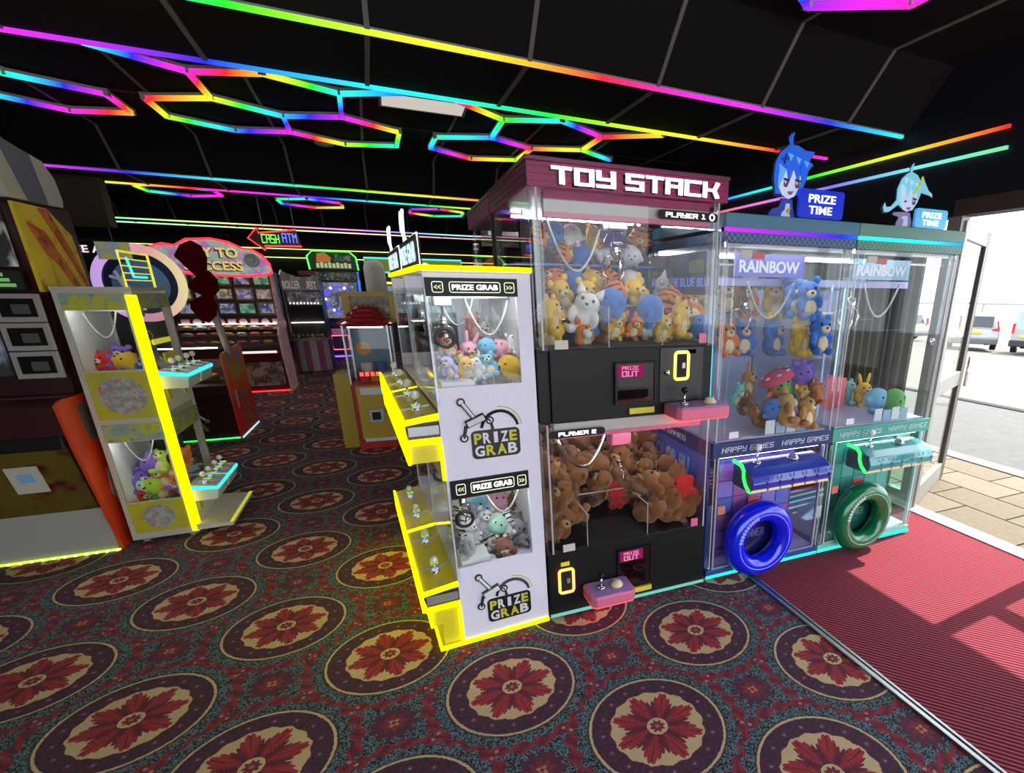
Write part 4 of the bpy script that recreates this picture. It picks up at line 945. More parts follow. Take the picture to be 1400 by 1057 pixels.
green = dict(lowlamp=glow('mint_lamp', (0.6, 1.0, 0.9), 10.0), frame=plain('mint_frame', (0.20, 0.62, 0.52), 0.3), lowglass=glass('mint_tint_pane', (0.80, 0.95, 0.92), 0.03, 0.45), side=glass('mint_side', (0.7, 0.9, 0.88), 0.05, 0.5),
             backing=plain('teal_grid', (0.10, 0.36, 0.36), 0.4), tiles=[plain('tile_teal', (0.16, 0.44, 0.42), 0.4), plain('tile_mint', (0.26, 0.55, 0.50), 0.4), plain('tile_sea', (0.12, 0.38, 0.40), 0.4)],
             trim=plain('pale_mint_trim', (0.55, 0.75, 0.70), 0.3, 0.2), hole=plain('deep_teal', (0.02, 0.12, 0.11), 0.3), holetext=plain('dim_mint', (0.3, 0.55, 0.5), 0.4), ring=plain('emerald_vinyl', (0.0, 0.16, 0.055), 0.22, coat=0.6), seam=plain('pale_green_print', (0.45, 0.75, 0.6), 0.4),
             band=plain('teal_band', (0.06, 0.36, 0.28), 0.35), console=plain('teal_console', (0.05, 0.30, 0.34), 0.15, coat=0.6), check=check_mat('green_check', (0.05, 0.17, 0.13), (0.13, 0.33, 0.25)),
             led=rainbow('green_top_led', 0.24, 0, 0.43, 1.7), cap=plain('sage_cap', (0.13, 0.30, 0.24), 0.4), sign=plain('steel_sign', (0.10, 0.20, 0.30), 0.35))
hb_ = happy((1.457, 2.285, 0), 'tall blue and clear prize machine with a royal blue padded ring', blue, 0.32, 'b')
hg_ = happy((2.289, 2.285, 0), 'tall green and clear prize machine with an emerald padded ring by the door', green, 0.29, 'g')
bx('lavender_screen', 0.795, 0.80, 0.05, 0.79, 0.86, 1.62, hazy_sheet('lavender_haze', (0.62, 0.66, 0.92), 0.42), hb_); bx('lavender_screen', 0.04, 0.79, 0.80, 0.805, 0.86, 1.62, hazy_sheet('lavender_frost_back', (0.62, 0.66, 0.92), 0.65), hb_)  # side sheet paints the whitish reflection haze; back sheet is a lavender backing
# clear shelves and side prints of the blue machine
bx('shelf', 0.25, 0.79, 0.42, 0.80, 1.497, 1.503, PANE, hb_); bx('shelf', 0.56, 0.79, 0.06, 0.42, 1.497, 1.503, PANE, hb_)
bx('shelf', 0.25, 0.79, 0.42, 0.80, 1.262, 1.268, PANE, hb_); bx('shelf', 0.56, 0.79, 0.02, 0.42, 1.262, 1.268, PANE, hb_)
bx('shelf_edge', 0.56, 0.79, 0.055, 0.06, 1.494, 1.506, POST, hb_); bx('shelf_edge', 0.56, 0.79, 0.015, 0.02, 1.259, 1.271, POST, hb_)
sp = bx('side_print', -0.004, 0.0, 0.03, 0.80, 0.52, 0.745, plain('print_blue', (0.05, 0.14, 0.60), 0.35), hb_)
letters(font_mesh('COLOR BU', 0.50, 0.105, 0.01, 0.001), plain('pale_blue_letter', (0.35, 0.55, 0.9), 0.4), sp, (-0.006, 0.74, 0.59), '-x')
letters(block_mesh('HAPPY GAMES', 0.5, 0.03, 0.9, 0.001, 2.0, 0.12), plain('pale_print', (0.72, 0.78, 0.86), 0.4), sp, (-0.008, 0.78, 0.782), '-x')
sq = bx('side_print', -0.004, 0.0, 0.03, 0.80, 1.59, 1.80, plain('print_navy', (0.02, 0.035, 0.12), 0.35), hb_)
letters(font_mesh('BLUE BLUE BLUE BLU', 0.66, 0.045, 0.015, 0.001), plain('blue_letter', (0.15, 0.25, 0.85), 0.4, estr=0.3), sq, (-0.006, 0.77, 1.63), '-x')
bx('print_block', -0.006, -0.004, 0.16, 0.32, 1.70, 1.76, plain('olive_block', (0.16, 0.22, 0.05), 0.4), sq)
bx('red_bin', 0.30, 0.52, 0.45, 0.75, 0.842, 1.05, plain('coral_bin', (0.65, 0.08, 0.12), 0.4), hg_)
bx('notice_board', 0.50, 0.66, 0.80, 0.805, 1.46, 1.56, WHITE, hg_); bx('notice_board', 0.60, 0.65, 0.795, 0.80, 1.475, 1.545, plain('red_label', (0.6, 0.05, 0.05), 0.4), hg_)

# ---- cut-out figures with name boards on top ----------------------------------------------
def figure(loc, label, H, board, hairm, hair2, suit, girl, blink):
    """flat printed cut-out of a cartoon figure holding a board; H total height. local x right, z up"""
    t = thing('cutout_sign', label, 'sign', loc, 0, 'prize time cut-out signs')
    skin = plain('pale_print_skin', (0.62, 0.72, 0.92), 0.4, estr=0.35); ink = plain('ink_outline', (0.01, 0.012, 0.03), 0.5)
    def layer(name, pts, y, mat, par, d=0.004): return obj(name, MB().prism(pts, 'y', y, y + d), mat, par)
    s = H / 0.39
    def sc(pts): return [(a * s, b * s) for a, b in pts]
    def grow(pts, k):
        cx = sum(p[0] for p in pts) / len(pts); cz = sum(p[1] for p in pts) / len(pts)
        return [(cx + (a - cx) * k, cz + (b - cz) * k) for a, b in pts]
    if not girl:
        hair = [(0.035, 0.12), (0.02, 0.19), (0.022, 0.25), (0.05, 0.30), (0.085, 0.325), (0.10, 0.335), (0.09, 0.36), (0.105, 0.38), (0.125, 0.388), (0.115, 0.368), (0.118, 0.335), (0.15, 0.335), (0.20, 0.318), (0.255, 0.318), (0.225, 0.275), (0.252, 0.262), (0.225, 0.235), (0.215, 0.19), (0.195, 0.15), (0.18, 0.12)]
        face = [(0.045, 0.20), (0.05, 0.15), (0.075, 0.115), (0.115, 0.10), (0.15, 0.115), (0.175, 0.16), (0.18, 0.20), (0.155, 0.225), (0.06, 0.23)]
        body = [(0.0, 0.0), (0.005, 0.035), (0.03, 0.055), (0.06, 0.06), (0.075, 0.10), (0.14, 0.10), (0.15, 0.055), (0.175, 0.0)]
        fringe = [[(0.04, 0.25), (0.05, 0.15), (0.085, 0.225)], [(0.08, 0.25), (0.105, 0.165), (0.13, 0.235)], [(0.12, 0.25), (0.165, 0.165), (0.175, 0.25)], [(0.16, 0.25), (0.195, 0.17), (0.20, 0.26)]]
    else:
        hair = [(0.05, 0.17), (0.045, 0.23), (0.07, 0.29), (0.115, 0.325), (0.135, 0.33), (0.13, 0.352), (0.145, 0.375), (0.158, 0.383), (0.152, 0.36), (0.152, 0.332), (0.20, 0.32), (0.24, 0.285), (0.255, 0.31), (0.285, 0.275), (0.32, 0.24), (0.355, 0.225), (0.36, 0.205), (0.335, 0.215), (0.29, 0.22), (0.255, 0.225), (0.235, 0.17), (0.20, 0.12), (0.12, 0.12), (0.07, 0.145), (0.0, 0.10), (-0.04, 0.095), (-0.055, 0.12), (-0.045, 0.15), (-0.03, 0.125), (0.01, 0.13), (0.04, 0.16)]
        face = [(0.075, 0.20), (0.08, 0.155), (0.11, 0.12), (0.15, 0.108), (0.19, 0.125), (0.215, 0.165), (0.215, 0.21), (0.18, 0.235), (0.10, 0.235)]
        body = [(0.075, 0.0), (0.07, 0.04), (0.09, 0.075), (0.03, 0.085), (0.04, 0.10), (0.12, 0.105), (0.18, 0.105), (0.205, 0.05), (0.20, 0.0)]
        fringe = [[(0.07, 0.26), (0.075, 0.17), (0.11, 0.235)], [(0.105, 0.26), (0.125, 0.185), (0.155, 0.245)], [(0.15, 0.26), (0.185, 0.185), (0.20, 0.25)]]
    layer('backing', sc(grow(hair, 1.07)), 0.006, ink, t, 0.003); layer('backing', sc(grow(body, 1.06)), 0.006, ink, t, 0.003)
    h = layer('hair', sc(hair), 0.0, hairm, t); b = layer('clothes', sc(body), -0.002, suit, t)
    layer('shirt', sc([(p * 0.35 + 0.075 if not girl else p * 0.35 + 0.10, q * 0.8) for p, q in body]), -0.005, plain('shirt_print', (0.62, 0.70, 0.85), 0.4, estr=0.2), b, 0.003)
    f = layer('face', sc(face), -0.004, skin, t)
    for q in fringe: layer('fringe', sc(q), -0.007, hair2 if q is fringe[0] else hairm, h, 0.002)
    for k in range(3): layer('hair_shine', sc([(0.09 + 0.05 * k, 0.30 - 0.012 * k), (0.11 + 0.05 * k, 0.265 - 0.01 * k), (0.125 + 0.05 * k, 0.292 - 0.012 * k)]), -0.003, hair2, h, 0.002)
    fx = 0.055 if not girl else 0.09
    eyem = plain('eye_print', (0.10, 0.12, 0.35) if girl else (0.28, 0.08, 0.10), 0.4)
    for k, ex in enumerate((fx + 0.02, fx + 0.09)):
        if blink and k == 0: layer('eye', sc([(ex, 0.172), (ex + 0.025, 0.165), (ex, 0.158), (ex + 0.004, 0.165)]), -0.0085, ink, f, 0.002)
        else:
            e_ = layer('eye', sc(rrect(ex, ex + 0.026, 0.15, 0.182, 0.011, 4)), -0.0085, eyem, f, 0.002)
            layer('pupil', sc(rrect(ex + 0.004, ex + 0.013, 0.166, 0.178, 0.004, 3)), -0.010, skin, e_, 0.002)
            layer('eyelid', sc([(ex - 0.004, 0.182), (ex + 0.03, 0.178), (ex + 0.03, 0.186), (ex - 0.004, 0.190)]), -0.010, ink, e_, 0.002)
    layer('mouth', sc([(fx + 0.045, 0.132), (fx + 0.085, 0.136), (fx + 0.072, 0.120), (fx + 0.058, 0.118)]), -0.0085, plain('mouth_print', (0.5, 0.10, 0.14), 0.4), f, 0.002)
    if girl:
        obj('headset', MB().tube([(s * (0.235 + 0.02 * math.sin(a)) - s * 0.05 * (1 - math.cos(a)), -0.006, s * (0.215 + 0.095 * math.cos(a * 0.8))) for a in [k * 0.25 for k in range(9)]], 0.008 * s, 8), plain('lemon_headset', (0.75, 0.72, 0.08), 0.3, estr=0.3), t)
    else:
        for a in (0.6, -0.6):
            cx, cz = 0.075 * s, 0.272 * s; dx, dz = 0.022 * s * math.cos(a + 0.78), 0.022 * s * math.sin(a + 0.78)
            obj('hair_clip', MB().bar((cx - dx, -0.006, cz - dz), (cx + dx, -0.006, cz + dz), 0.004, 0.012 * s), plain('clip_blue', (0.03, 0.08, 0.5), 0.4), h)
        layer('badge', sc([(0.10, 0.045), (0.115, 0.06), (0.135, 0.062), (0.12, 0.045), (0.13, 0.028)]), -0.009, plain('gold_badge', (0.7, 0.5, 0.05), 0.4), b, 0.002)
    (b0, b1, z0, z1, bm) = board
    bo = obj('name_board', MB().prism(rrect(b0, b1, z0, z1, 0.018), 'y', -0.03, -0.014), bm, t)
    w = b1 - b0
    letters(font_mesh('PRIZE', w * 0.60, (z1 - z0) * 0.28, 0.012, 0.001), WGLOW, bo, (b0 + w * 0.20, -0.032, z0 + (z1 - z0) * 0.54))
    letters(font_mesh('TIME', w * 0.52, (z1 - z0) * 0.28, 0.008, 0.001), WGLOW, bo, (b0 + w * 0.22, -0.032, z0 + (z1 - z0) * 0.14))
    bx('stand', b0 - 0.05, b1 - 0.02, -0.02, 0.01, -0.006, 0.004, ink, t)
    return t
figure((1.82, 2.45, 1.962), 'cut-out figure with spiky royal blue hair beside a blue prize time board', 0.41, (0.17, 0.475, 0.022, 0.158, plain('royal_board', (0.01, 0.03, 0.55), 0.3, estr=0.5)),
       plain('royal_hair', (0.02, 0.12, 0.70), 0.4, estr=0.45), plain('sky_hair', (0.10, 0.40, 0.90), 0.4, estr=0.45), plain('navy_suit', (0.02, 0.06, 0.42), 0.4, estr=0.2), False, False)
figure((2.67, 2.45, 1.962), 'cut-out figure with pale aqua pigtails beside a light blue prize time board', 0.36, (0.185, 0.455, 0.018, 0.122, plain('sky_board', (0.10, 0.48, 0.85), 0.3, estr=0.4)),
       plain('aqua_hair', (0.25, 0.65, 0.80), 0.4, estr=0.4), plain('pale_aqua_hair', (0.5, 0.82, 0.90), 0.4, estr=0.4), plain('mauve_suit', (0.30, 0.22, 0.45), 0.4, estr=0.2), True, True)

# ---- narrow two-tier claw machines ---------------------------------------------------------
def logo(t, x0, z0, k, y=-0.004):
    """PRIZE GRAB badge: plaque, words, half ring and grabber"""
    ink = plain('logo_black', (0.008, 0.008, 0.008), 0.4); yl = plain('logo_yellow', (0.62, 0.55, 0.04), 0.4); wt = plain('logo_white', (0.75, 0.74, 0.78), 0.4)
    b = obj('badge', MB().prism(rrect(x0 + 0.045 * k, x0 + 0.245 * k, z0 + 0.005 * k, z0 + 0.125 * k, 0.02 * k), 'y', y, y + 0.004), ink, t)
    def word(s, cols, xx, zz, w, h):
        n = len(s)
        for i, ch in enumerate(s):
            ww = w / n
            me = font_mesh(ch, ww * (0.45 if ch == 'I' else 0.86), h, 0.035, 0.001)
            letters(me, yl if cols[i] == 'y' else wt, b, (xx + i * ww + (ww * 0.22 if ch == 'I' else 0), y - 0.002, zz))
    word('PRIZE', 'ywwwy', x0 + 0.055 * k, z0 + 0.069 * k, 0.182 * k, 0.046 * k)
    word('GRAB', 'wyyw', x0 + 0.055 * k, z0 + 0.016 * k, 0.182 * k, 0.046 * k)
    cx, cz = x0 + 0.165 * k, z0 + 0.125 * k
    obj('half_ring', MB().tube([(cx + 0.075 * k * math.cos(a), y + 0.002, cz + 0.075 * k * math.sin(a)) for a in [0.15 + i * 0.22 for i in range(14)]], 0.007 * k, 6), ink, b)
    obj('half_ring', MB().tube([(cx + 0.093 * k * math.cos(a), y + 0.003, cz + 0.093 * k * math.sin(a)) for a in [0.1 + i * 0.15 for i in range(11)]], 0.0022 * k, 6), yl, b)
    g = obj('grabber_icon', MB().tube([(x0 + 0.02 * k, y + 0.001, z0 + 0.245 * k), (x0 + 0.06 * k, y + 0.001, z0 + 0.185 * k)], 0.011 * k, 6).tube([(x0 + 0.03 * k, y + 0.001, z0 + 0.155 * k), (x0 + 0.105 * k, y + 0.001, z0 + 0.185 * k)], 0.018 * k, 6), ink, b)
    obj('grabber_fill', MB().tube([(x0 + 0.02 * k, y - 0.004, z0 + 0.245 * k), (x0 + 0.06 * k, y - 0.004, z0 + 0.185 * k)], 0.0065 * k, 6).tube([(x0 + 0.034 * k, y - 0.010 * k, z0 + 0.157 * k), (x0 + 0.100 * k, y - 0.010 * k, z0 + 0.183 * k)], 0.0125 * k, 6), wt, g)
    for (px, pz) in ((0.018, 0.248), (0.018, 0.10), (0.125, 0.165)):
        obj('grabber_joint', MB().lathe([(0.017 * k, 0.004), (0.017 * k, -0.002), (0.010 * k, -0.003)], 18, (x0 + px * k, y, z0 + pz * k), 'y'), ink, g)
        obj('grabber_joint', MB().lathe([(0.010 * k, -0.003), (0.010 * k, -0.004)], 16, (x0 + px * k, y, z0 + pz * k), 'y'), wt, g)
    obj('grabber_arm', MB().tube([(x0 + 0.03 * k, y + 0.001, z0 + 0.15 * k), (x0 + 0.018 * k, y + 0.001, z0 + 0.10 * k)], 0.007 * k, 6), ink, g)
    obj('grabber_arm', MB().tube([(x0 + 0.105 * k, y + 0.001, z0 + 0.18 * k), (x0 + 0.125 * k, y + 0.001, z0 + 0.165 * k), (x0 + 0.135 * k, y + 0.001, z0 + 0.125 * k)], 0.007 * k, 6), ink, g)
def sign_band(t, x0, x1, z0, z1, y=-0.006):
    b = bx('sign_band', x0, x1, y, y + 0.006, z0, z1, BLACK, t)
    w, h = x1 - x0, z1 - z0
    def outline(a0, a1, c0, c1, r):
        pts = rrect(a0, a1, c0, c1, r, 4)
        obj('sign_outline', MB().tube([(p, y - 0.001, q) for p, q in pts], 0.0018, 6, True), plain('cream_letter', (0.8, 0.8, 0.62), 0.4, estr=0.8), b)
    outline(x0 + 0.25 * w, x0 + 0.80 * w, z0 + 0.22 * h, z1 - 0.22 * h, 0.008)
    letters(font_mesh('PRIZE GRAB', 0.50 * w, 0.30 * h, 0.03, 0.001), WGLOW, b, (x0 + 0.275 * w, y - 0.002, z0 + 0.35 * h))
    for a0, s in ((x0 + 0.07 * w, '<<'), (x0 + 0.85 * w, '>>')):
        outline(a0, a0 + 0.11 * w, z0 + 0.22 * h, z1 - 0.22 * h, 0.007)
        letters(font_mesh(s, 0.07 * w, 0.24 * h, 0.02, 0.001), glow('lime_letter', (0.75, 1.0, 0.45), 1.0), b, (a0 + 0.02 * w, y - 0.002, z0 + 0.38 * h))
    return b
def art_mat(name, a, b, c, sc=9.0, lit=0.0):
    """printed artwork: soft blotches of three inks"""
    if name in MATS: return MATS[name]
    m, nt, out = new_mat(name); E.nt = nt
    x, y, z, v = coords()
    n1 = noise(v, sc, 3.0); n2 = noise(v, sc * 2.3, 2.0)
    col = mixc(((n1 - 0.42) * 7.0).cl(), a, b); col = mixc(((n2 - 0.56) * 9.0).cl(), col, c)
    princ(nt, out, col, 0.35, emit=col if lit else None, estr=lit)
    MATS[name] = m
    return m
def mini_claw(loc, rz, label, sg, W, L, Z, style, near=True):
    """player side is the local x=0 plane, end panel at y=0; sg=+1 players stand at -x, sg=-1 at +x"""
    t = thing('mini_claw_machine', label, 'claw machine', loc, rz, 'narrow two-tier claw machines')
    def b(name, u0, u1, y0, y1, z0, z1, mat, par=None, bev=0.0):
        a, c = sorted((sg * u0, sg * u1)); return bx(name, a, c, y0, y1, z0, z1, mat, par or t, bev)
    body = style['body']; top = Z['top']
    wu0, wu1 = style['win']
    # end panels with window openings
    for y0 in (0.0, L - 0.016):
        y1 = y0 + 0.016
        mb = MB()
        def add(u0, u1, z0, z1):
            a, c = sorted((sg * u0, sg * u1)); mb.box(a, c, y0, y1, z0, z1)
        add(wu1, W, 0.03, top - 0.02)
        if wu0 > 0.004: add(0, wu0, 0.03, top - 0.02)
        add(wu0, wu1, Z['w1'][1], top - 0.02); add(wu0, wu1, Z['w2'][1], Z['w1'][0]); add(wu0, wu1, 0.03, Z['w2'][0])
        obj('end_panel', mb, body, t)
        for k in ('w1', 'w2'): b('end_window', wu0, wu1, y0 + 0.006, y0 + 0.012, Z[k][0], Z[k][1], PANE)
    b('back_panel', W - 0.016, W, 0.016, L - 0.016, 0.03, top - 0.02, style['inner'])
    b('roof', -0.005, W + 0.005, -0.005, L + 0.005, top - 0.02, top, body, bev=0.004)
    # decks and plinth
    for k in ('w1', 'w2'): b('deck', 0.0, W - 0.016, 0.016, L - 0.016, Z[k][0] - 0.085, Z[k][0] - 0.07, WHITE)
    b('middle_box', 0.01, W - 0.016, 0.016, L - 0.016, Z['w2'][1] + 0.02, Z['w1'][0] - 0.09, body)
    b('plinth', 0.01, W - 0.016, 0.016, L - 0.016, 0.03, Z['w2'][0] - 0.09, body)
    # glass front, lamps, claws, cables
    for k in ('w1', 'w2'):
        b('front_pane', 0.0, 0.008, 0.016, L - 0.016, Z[k][0] - 0.07, Z[k][1] + 0.03, PANE)
        b('corner_post', -0.004, 0.014, -0.003, 0.016, Z[k][0] - 0.07, Z[k][1] + 0.03, POST, bev=0.004)
        b('divider_pane', 0.02, W - 0.03, L * 0.55, L * 0.55 + 0.006, Z[k][0] - 0.07, Z[k][1], PANE)
        b('interior_lamp', 0.06, W - 0.05, 0.05, 0.065, Z[k][1] + 0.012, Z[k][1] + 0.022, style['lamp'])
        b('gantry_rail', 0.03, W - 0.03, 0.26, 0.28, Z[k][1] - 0.012, Z[k][1] + 0.006, ALU)
        claw(t, sg * W * 0.22, 0.22, Z[k][1] + 0.0, 0.62, SILVER if style['name'] == 'p' else GREY)
        obj('claw_ring', MB().torus((sg * W * 0.20, 0.16, Z[k][1] - 0.17), 0.038, 0.008, 'y', 24, 8), BLACK, t, smooth=True)
        hang(t, (sg * W * 0.42, 0.16, Z[k][1] - 0.005), (sg * W * 0.85, 0.14, Z[k][1] - 0.02), 0.15, 0.005)
    for y in (0.05, L - 0.05):
        for u in (0.05, W - 0.05): obj('foot', MB().lathe([(0.02, 0), (0.02, 0.015), (0.010, 0.018), (0.010, 0.032)], 12), GREY, t, (sg * u, y, 0))
    return t, b
def console(t, b, sg, y0, y1, z, P, style):
    """one player's shelf with joystick and button"""
    def pr(name, prof, ya, yb, mat, par, bev=0.0): return obj(name, MB().prism([(sg * u, q) for u, q in prof], 'y', ya, yb), mat, par, bev=bev)
    c = pr('console', [(0.0, z - 0.01), (-P, z - 0.03), (-P, z - 0.045), (0.0, z - 0.045)], y0, y1, style['contop'], t)
    pr('console_skirt', [(0.0, z - 0.045), (-P, z - 0.045), (-P, z - 0.07), (-P * 0.92, z - 0.125), (0.0, z - 0.125)], y0 + 0.006, y1 - 0.006, style['conskirt'], c)
    edge = style['edge']
    pr('edge_light', [(-P - 0.012, z - 0.02), (-P, z - 0.02), (-P, z - 0.135), (-P - 0.012, z - 0.135)] if style['name'] == 'p' else [(-P - 0.008, z - 0.035), (-P, z - 0.035), (-P, z - 0.055), (-P - 0.008, z - 0.055)], y0, y1, edge, c)
    if style['name'] == 'p':
        pr('edge_light', [(0.0, z - 0.012), (-P, z - 0.030), (-P, z - 0.052), (0.0, z - 0.034)], y0 - 0.008, y0, edge, c)
        pr('edge_light', [(0.0, z - 0.112), (-P, z - 0.112), (-P, z - 0.135), (0.0, z - 0.135)], y0 - 0.008, y0, edge, c)
        pr('bumper', [(-0.004, z - 0.06), (-P * 0.93, z - 0.06), (-P * 0.93, z - 0.098), (-0.004, z - 0.098)], y0 - 0.006, y0, SILVER, c)
    else:
        pr('edge_light', [(0.0, z - 0.014), (-P, z - 0.034), (-P, z - 0.052), (0.0, z - 0.040)], y0 - 0.006, y0, edge, c)
    lit = glow('lit_knob', (0.55, 0.65, 1.0), 0.8)
    for k, q in enumerate((0.22, 0.72)):
        y = y0 + (y1 - y0) * q
        joystick(c, sg * -P * 0.5, y, z - 0.022, plain('clear_knob', (0.75, 0.73, 0.68), 0.2), 0.055, 0.019)
        obj('lit_collar', MB().lathe([(0.014, 0), (0.014, 0.006)], 12), lit, c, (sg * -P * 0.5, y, z - 0.010))
        obj('button', MB().box(-0.018, 0.018, -0.018, 0.018, 0, 0.008), glow('lime_button', (0.45, 0.9, 0.1), 0.7), c, (sg * -P * 0.45, y + 0.09, z - 0.022))
        obj('silver_strip', MB().bar((sg * -0.01, y + 0.045, z - 0.010), (sg * (-P + 0.01), y + 0.060, z - 0.026), 0.02, 0.004), SILVER, c)
    return c

ZP = dict(top=1.685, w1=(1.226, 1.58), w2=(0.408, 0.746))
STP = dict(name='p', body=LILAC, inner=plain('white_inner', (0.75, 0.76, 0.78), 0.4), win=(0.006, 0.352), lamp=glow('bright_white_lamp', (0.95, 0.98, 1.0), 55.0), contop=plain('yellow_console_top', (0.62, 0.52, 0.02), 0.25), conskirt=plain('dark_console', (0.02, 0.02, 0.02), 0.4), edge=YGLOW)
RP = math.radians(4.2)
for n, (ly, lab) in enumerate(((0.0, 'pale lilac two-tier claw machine with yellow lights and prize grab badges'), (0.72, 'rear lilac and yellow two-tier claw machine behind the prize grab end panel'))):
    ox = 0.112 - ly * math.sin(RP); oy = 2.245 + ly * math.cos(RP)
    t, b = mini_claw((ox, oy, 0), RP, lab, 1, 0.414, 0.70, ZP, STP)
    # yellow light edging
    b('roof_light', -0.012, 0.419, -0.012, -0.005, 1.672, 1.690, YGLOW); b('roof_light', -0.014, -0.005, -0.005, 0.70, 1.672, 1.690, YGLOW)
    b('base_light', -0.10, 0.414, -0.010, -0.001, 0.012, 0.030, YGLOW); b('base_light', -0.110, -0.10, -0.010, 0.70, 0.012, 0.035, YGLOW)
    b('base_plate', -0.10, 0.414, 0.0, 0.70, 0.015, 0.030, YELLOWP)
    for z in (1.135, 0.355):
        console(t, b, 1, 0.012, 0.69, z, 0.15 if z < 1 else 0.13, STP)
        b('lower_fascia', -0.125, 0.0, 0.012, 0.69, z - 0.215, z - 0.135, YELLOWP)
        if z < 1: b('lower_fascia', -0.085, 0.0, 0.012, 0.69, 0.03, z - 0.215, YELLOWP)
        b('fascia_light', -0.137, -0.125, 0.0, 0.69, z - 0.215, z - 0.135, YGLOW)
        b('fascia_light', -0.012, 0.0, -0.004, 0.010, z - 0.30 if z > 1 else 0.03, z - 0.135, YGLOW)
    if n == 0:
        sign_band(t, 0.004, 0.357, 1.578, 1.646); sign_band(t, 0.012, 0.354, 0.744, 0.828)
        logo(t, 0.072, 0.905, 1.04); logo(t, 0.072, 0.085, 1.04)
        for k in ('w1', 'w2'):
            z0 = ZP[k][0]
            tb = bx('ticket_tray', 0.03, 0.16, 0.03, 0.17, z0 - 0.07, z0 + 0.015, plain('frosted_tray', (0.7, 0.72, 0.72), 0.3), t)
            for q in (0.055, 0.125): obj('tray_bolt', MB().lathe([(0.008, 0), (0.006, -0.005)], 12, axis='y'), GREY, tb, (q, 0.029, z0 - 0.03))
    # sign letters standing on the roof
    sg_ = bx('roof_sign', -0.004, 0.012, 0.06, 0.66, 1.69, 1.80, BLACK, t)
    letters(font_mesh('PRIZE GRAB', 0.54, 0.075, 0.03, 0.001), glow('ice_letter', (0.7, 0.9, 1.0), 1.1), sg_, (-0.006, 0.63, 1.705), '-x')
    obj('sign_outline', MB().tube([(0.004, 0.055, 1.69), (0.004, 0.055, 1.805), (0.004, 0.67, 1.80), (0.004, 0.67, 1.69)], 0.0025, 6), WGLOW, sg_)
    for q in (0.42, 0.50): obj('sign_claw', MB().tube([(0.004, q, 1.80), (0.0, q + 0.03, 1.85), (0.0, q + 0.01, 1.90), (0.0, q - 0.02, 1.92)], 0.006, 8), WGLOW, sg_, smooth=True)

ZL = dict(top=1.60, w1=(1.125, 1.47), w2=(0.287, 0.684))
STL = dict(name='l', body=plain('warm_white_frame', (0.50, 0.46, 0.42), 0.4), inner=plain('white_inner_left', (0.70, 0.71, 0.74), 0.4), win=(0.045, 0.318), lamp=glow('soft_lamp', (0.95, 0.97, 1.0), 24.0), contop=plain('pale_console_top', (0.50, 0.60, 0.50), 0.25), conskirt=plain('white_console', (0.62, 0.66, 0.62), 0.4), edge=CGLOW)
RL = math.radians(1.0)
t, b = mini_claw((-1.392, 4.19, 0), RL, 'white two-tier claw machine with a yellow corner light beside the left cabinet', -1, 0.345, 0.60, ZL, STL)
b('corner_light', -0.012, 0.030, -0.010, -0.002, 0.045, 1.555, YGLOW); b('corner_light', -0.012, -0.002, -0.010, 0.03, 0.045, 1.555, YGLOW)
YART = art_mat('yellow_mascot_free_art', (0.50, 0.45, 0.02), (0.46, 0.42, 0.03), (0.40, 0.38, 0.06), 6.0)
for z0, z1 in ((0.83, 1.115), (0.075, 0.28)):
    pn = b('art_panel', 0.035, 0.318, -0.004, 0.0, z0, z1, YART)
    obj('round_print', MB().lathe([((z1 - z0) * 0.40, -0.006), ((z1 - z0) * 0.40, -0.004)], 36, (-0.175, 0, (z0 + z1) / 2), 'y'), art_mat('round_print_art', (0.42, 0.42, 0.40), (0.26, 0.30, 0.30), (0.55, 0.12, 0.08), 30.0), pn)
for z0, z1 in ((1.475, 1.565), (0.69, 0.80)):
    b('header_print', 0.030, 0.320, -0.004, 0.0, z0, z1, art_mat('yellow_blue_header', (0.50, 0.48, 0.02), (0.26, 0.36, 0.36), (0.20, 0.28, 0.28), 11.0))
    b('header_print', -0.006, -0.001, 0.05, 0.56, z0, z1, art_mat('yellow_blue_header', (0.50, 0.48, 0.02), (0.26, 0.36, 0.36), (0.20, 0.28, 0.28), 11.0))
for z in (1.12, 0.36):
    for y0, y1 in ((0.03, 0.29), (0.32, 0.58)): console(t, b, -1, y0, y1, z, 0.15, STL)
    b('coin_panel', -0.006, 0.0, 0.03, 0.57, z - 0.27, z - 0.05, WHITE)
    for y in (0.10, 0.40): b('coin_slot', -0.012, -0.006, y, y + 0.06, z - 0.21, z - 0.10, YELLOWP)
b('notice_frame', -0.010, -0.001, 0.10, 0.40, 1.26, 1.29, plain('lemon_frame', (0.7, 0.65, 0.05), 0.4, estr=0.5)); b('notice_frame', -0.010, -0.001, 0.22, 0.45, 1.14, 1.20, YELLOWP)
ch = obj('collection_tray', MB().prism([(0.0, 0.05), (0.20, 0.05), (0.20, 0.075), (0.0, 0.09)], 'y', -0.02, 0.60), plain('tray_white', (0.62, 0.60, 0.55), 0.4), t)
bx('tray_light', 0.185, 0.205, -0.022, 0.60, 0.076, 0.082, plain('lemon_strip', (0.75, 0.70, 0.05), 0.4, estr=0.6), ch)
tp = obj('roof_sign', MB().tube([(-0.03, 0.06, 1.60), (-0.03, 0.06, 1.80), (-0.03, 0.52, 1.80), (-0.03, 0.52, 1.60)], 0.007, 8), plain('lemon_wire', (0.75, 0.68, 0.05), 0.4, estr=0.8), t)
for q in (1.64, 1.68, 1.72, 1.76): obj('wire', MB().tube([(-0.03, 0.06, q), (-0.03, 0.52, q)], 0.004, 6), plain('lemon_wire', (0.75, 0.68, 0.05), 0.4, estr=0.8), tp)
obj('wire', MB().tube([(-0.04, 0.20, 1.77), (-0.04, 0.24, 1.66), (-0.04, 0.45, 1.66)], 0.007, 8), CGLOW, tp)
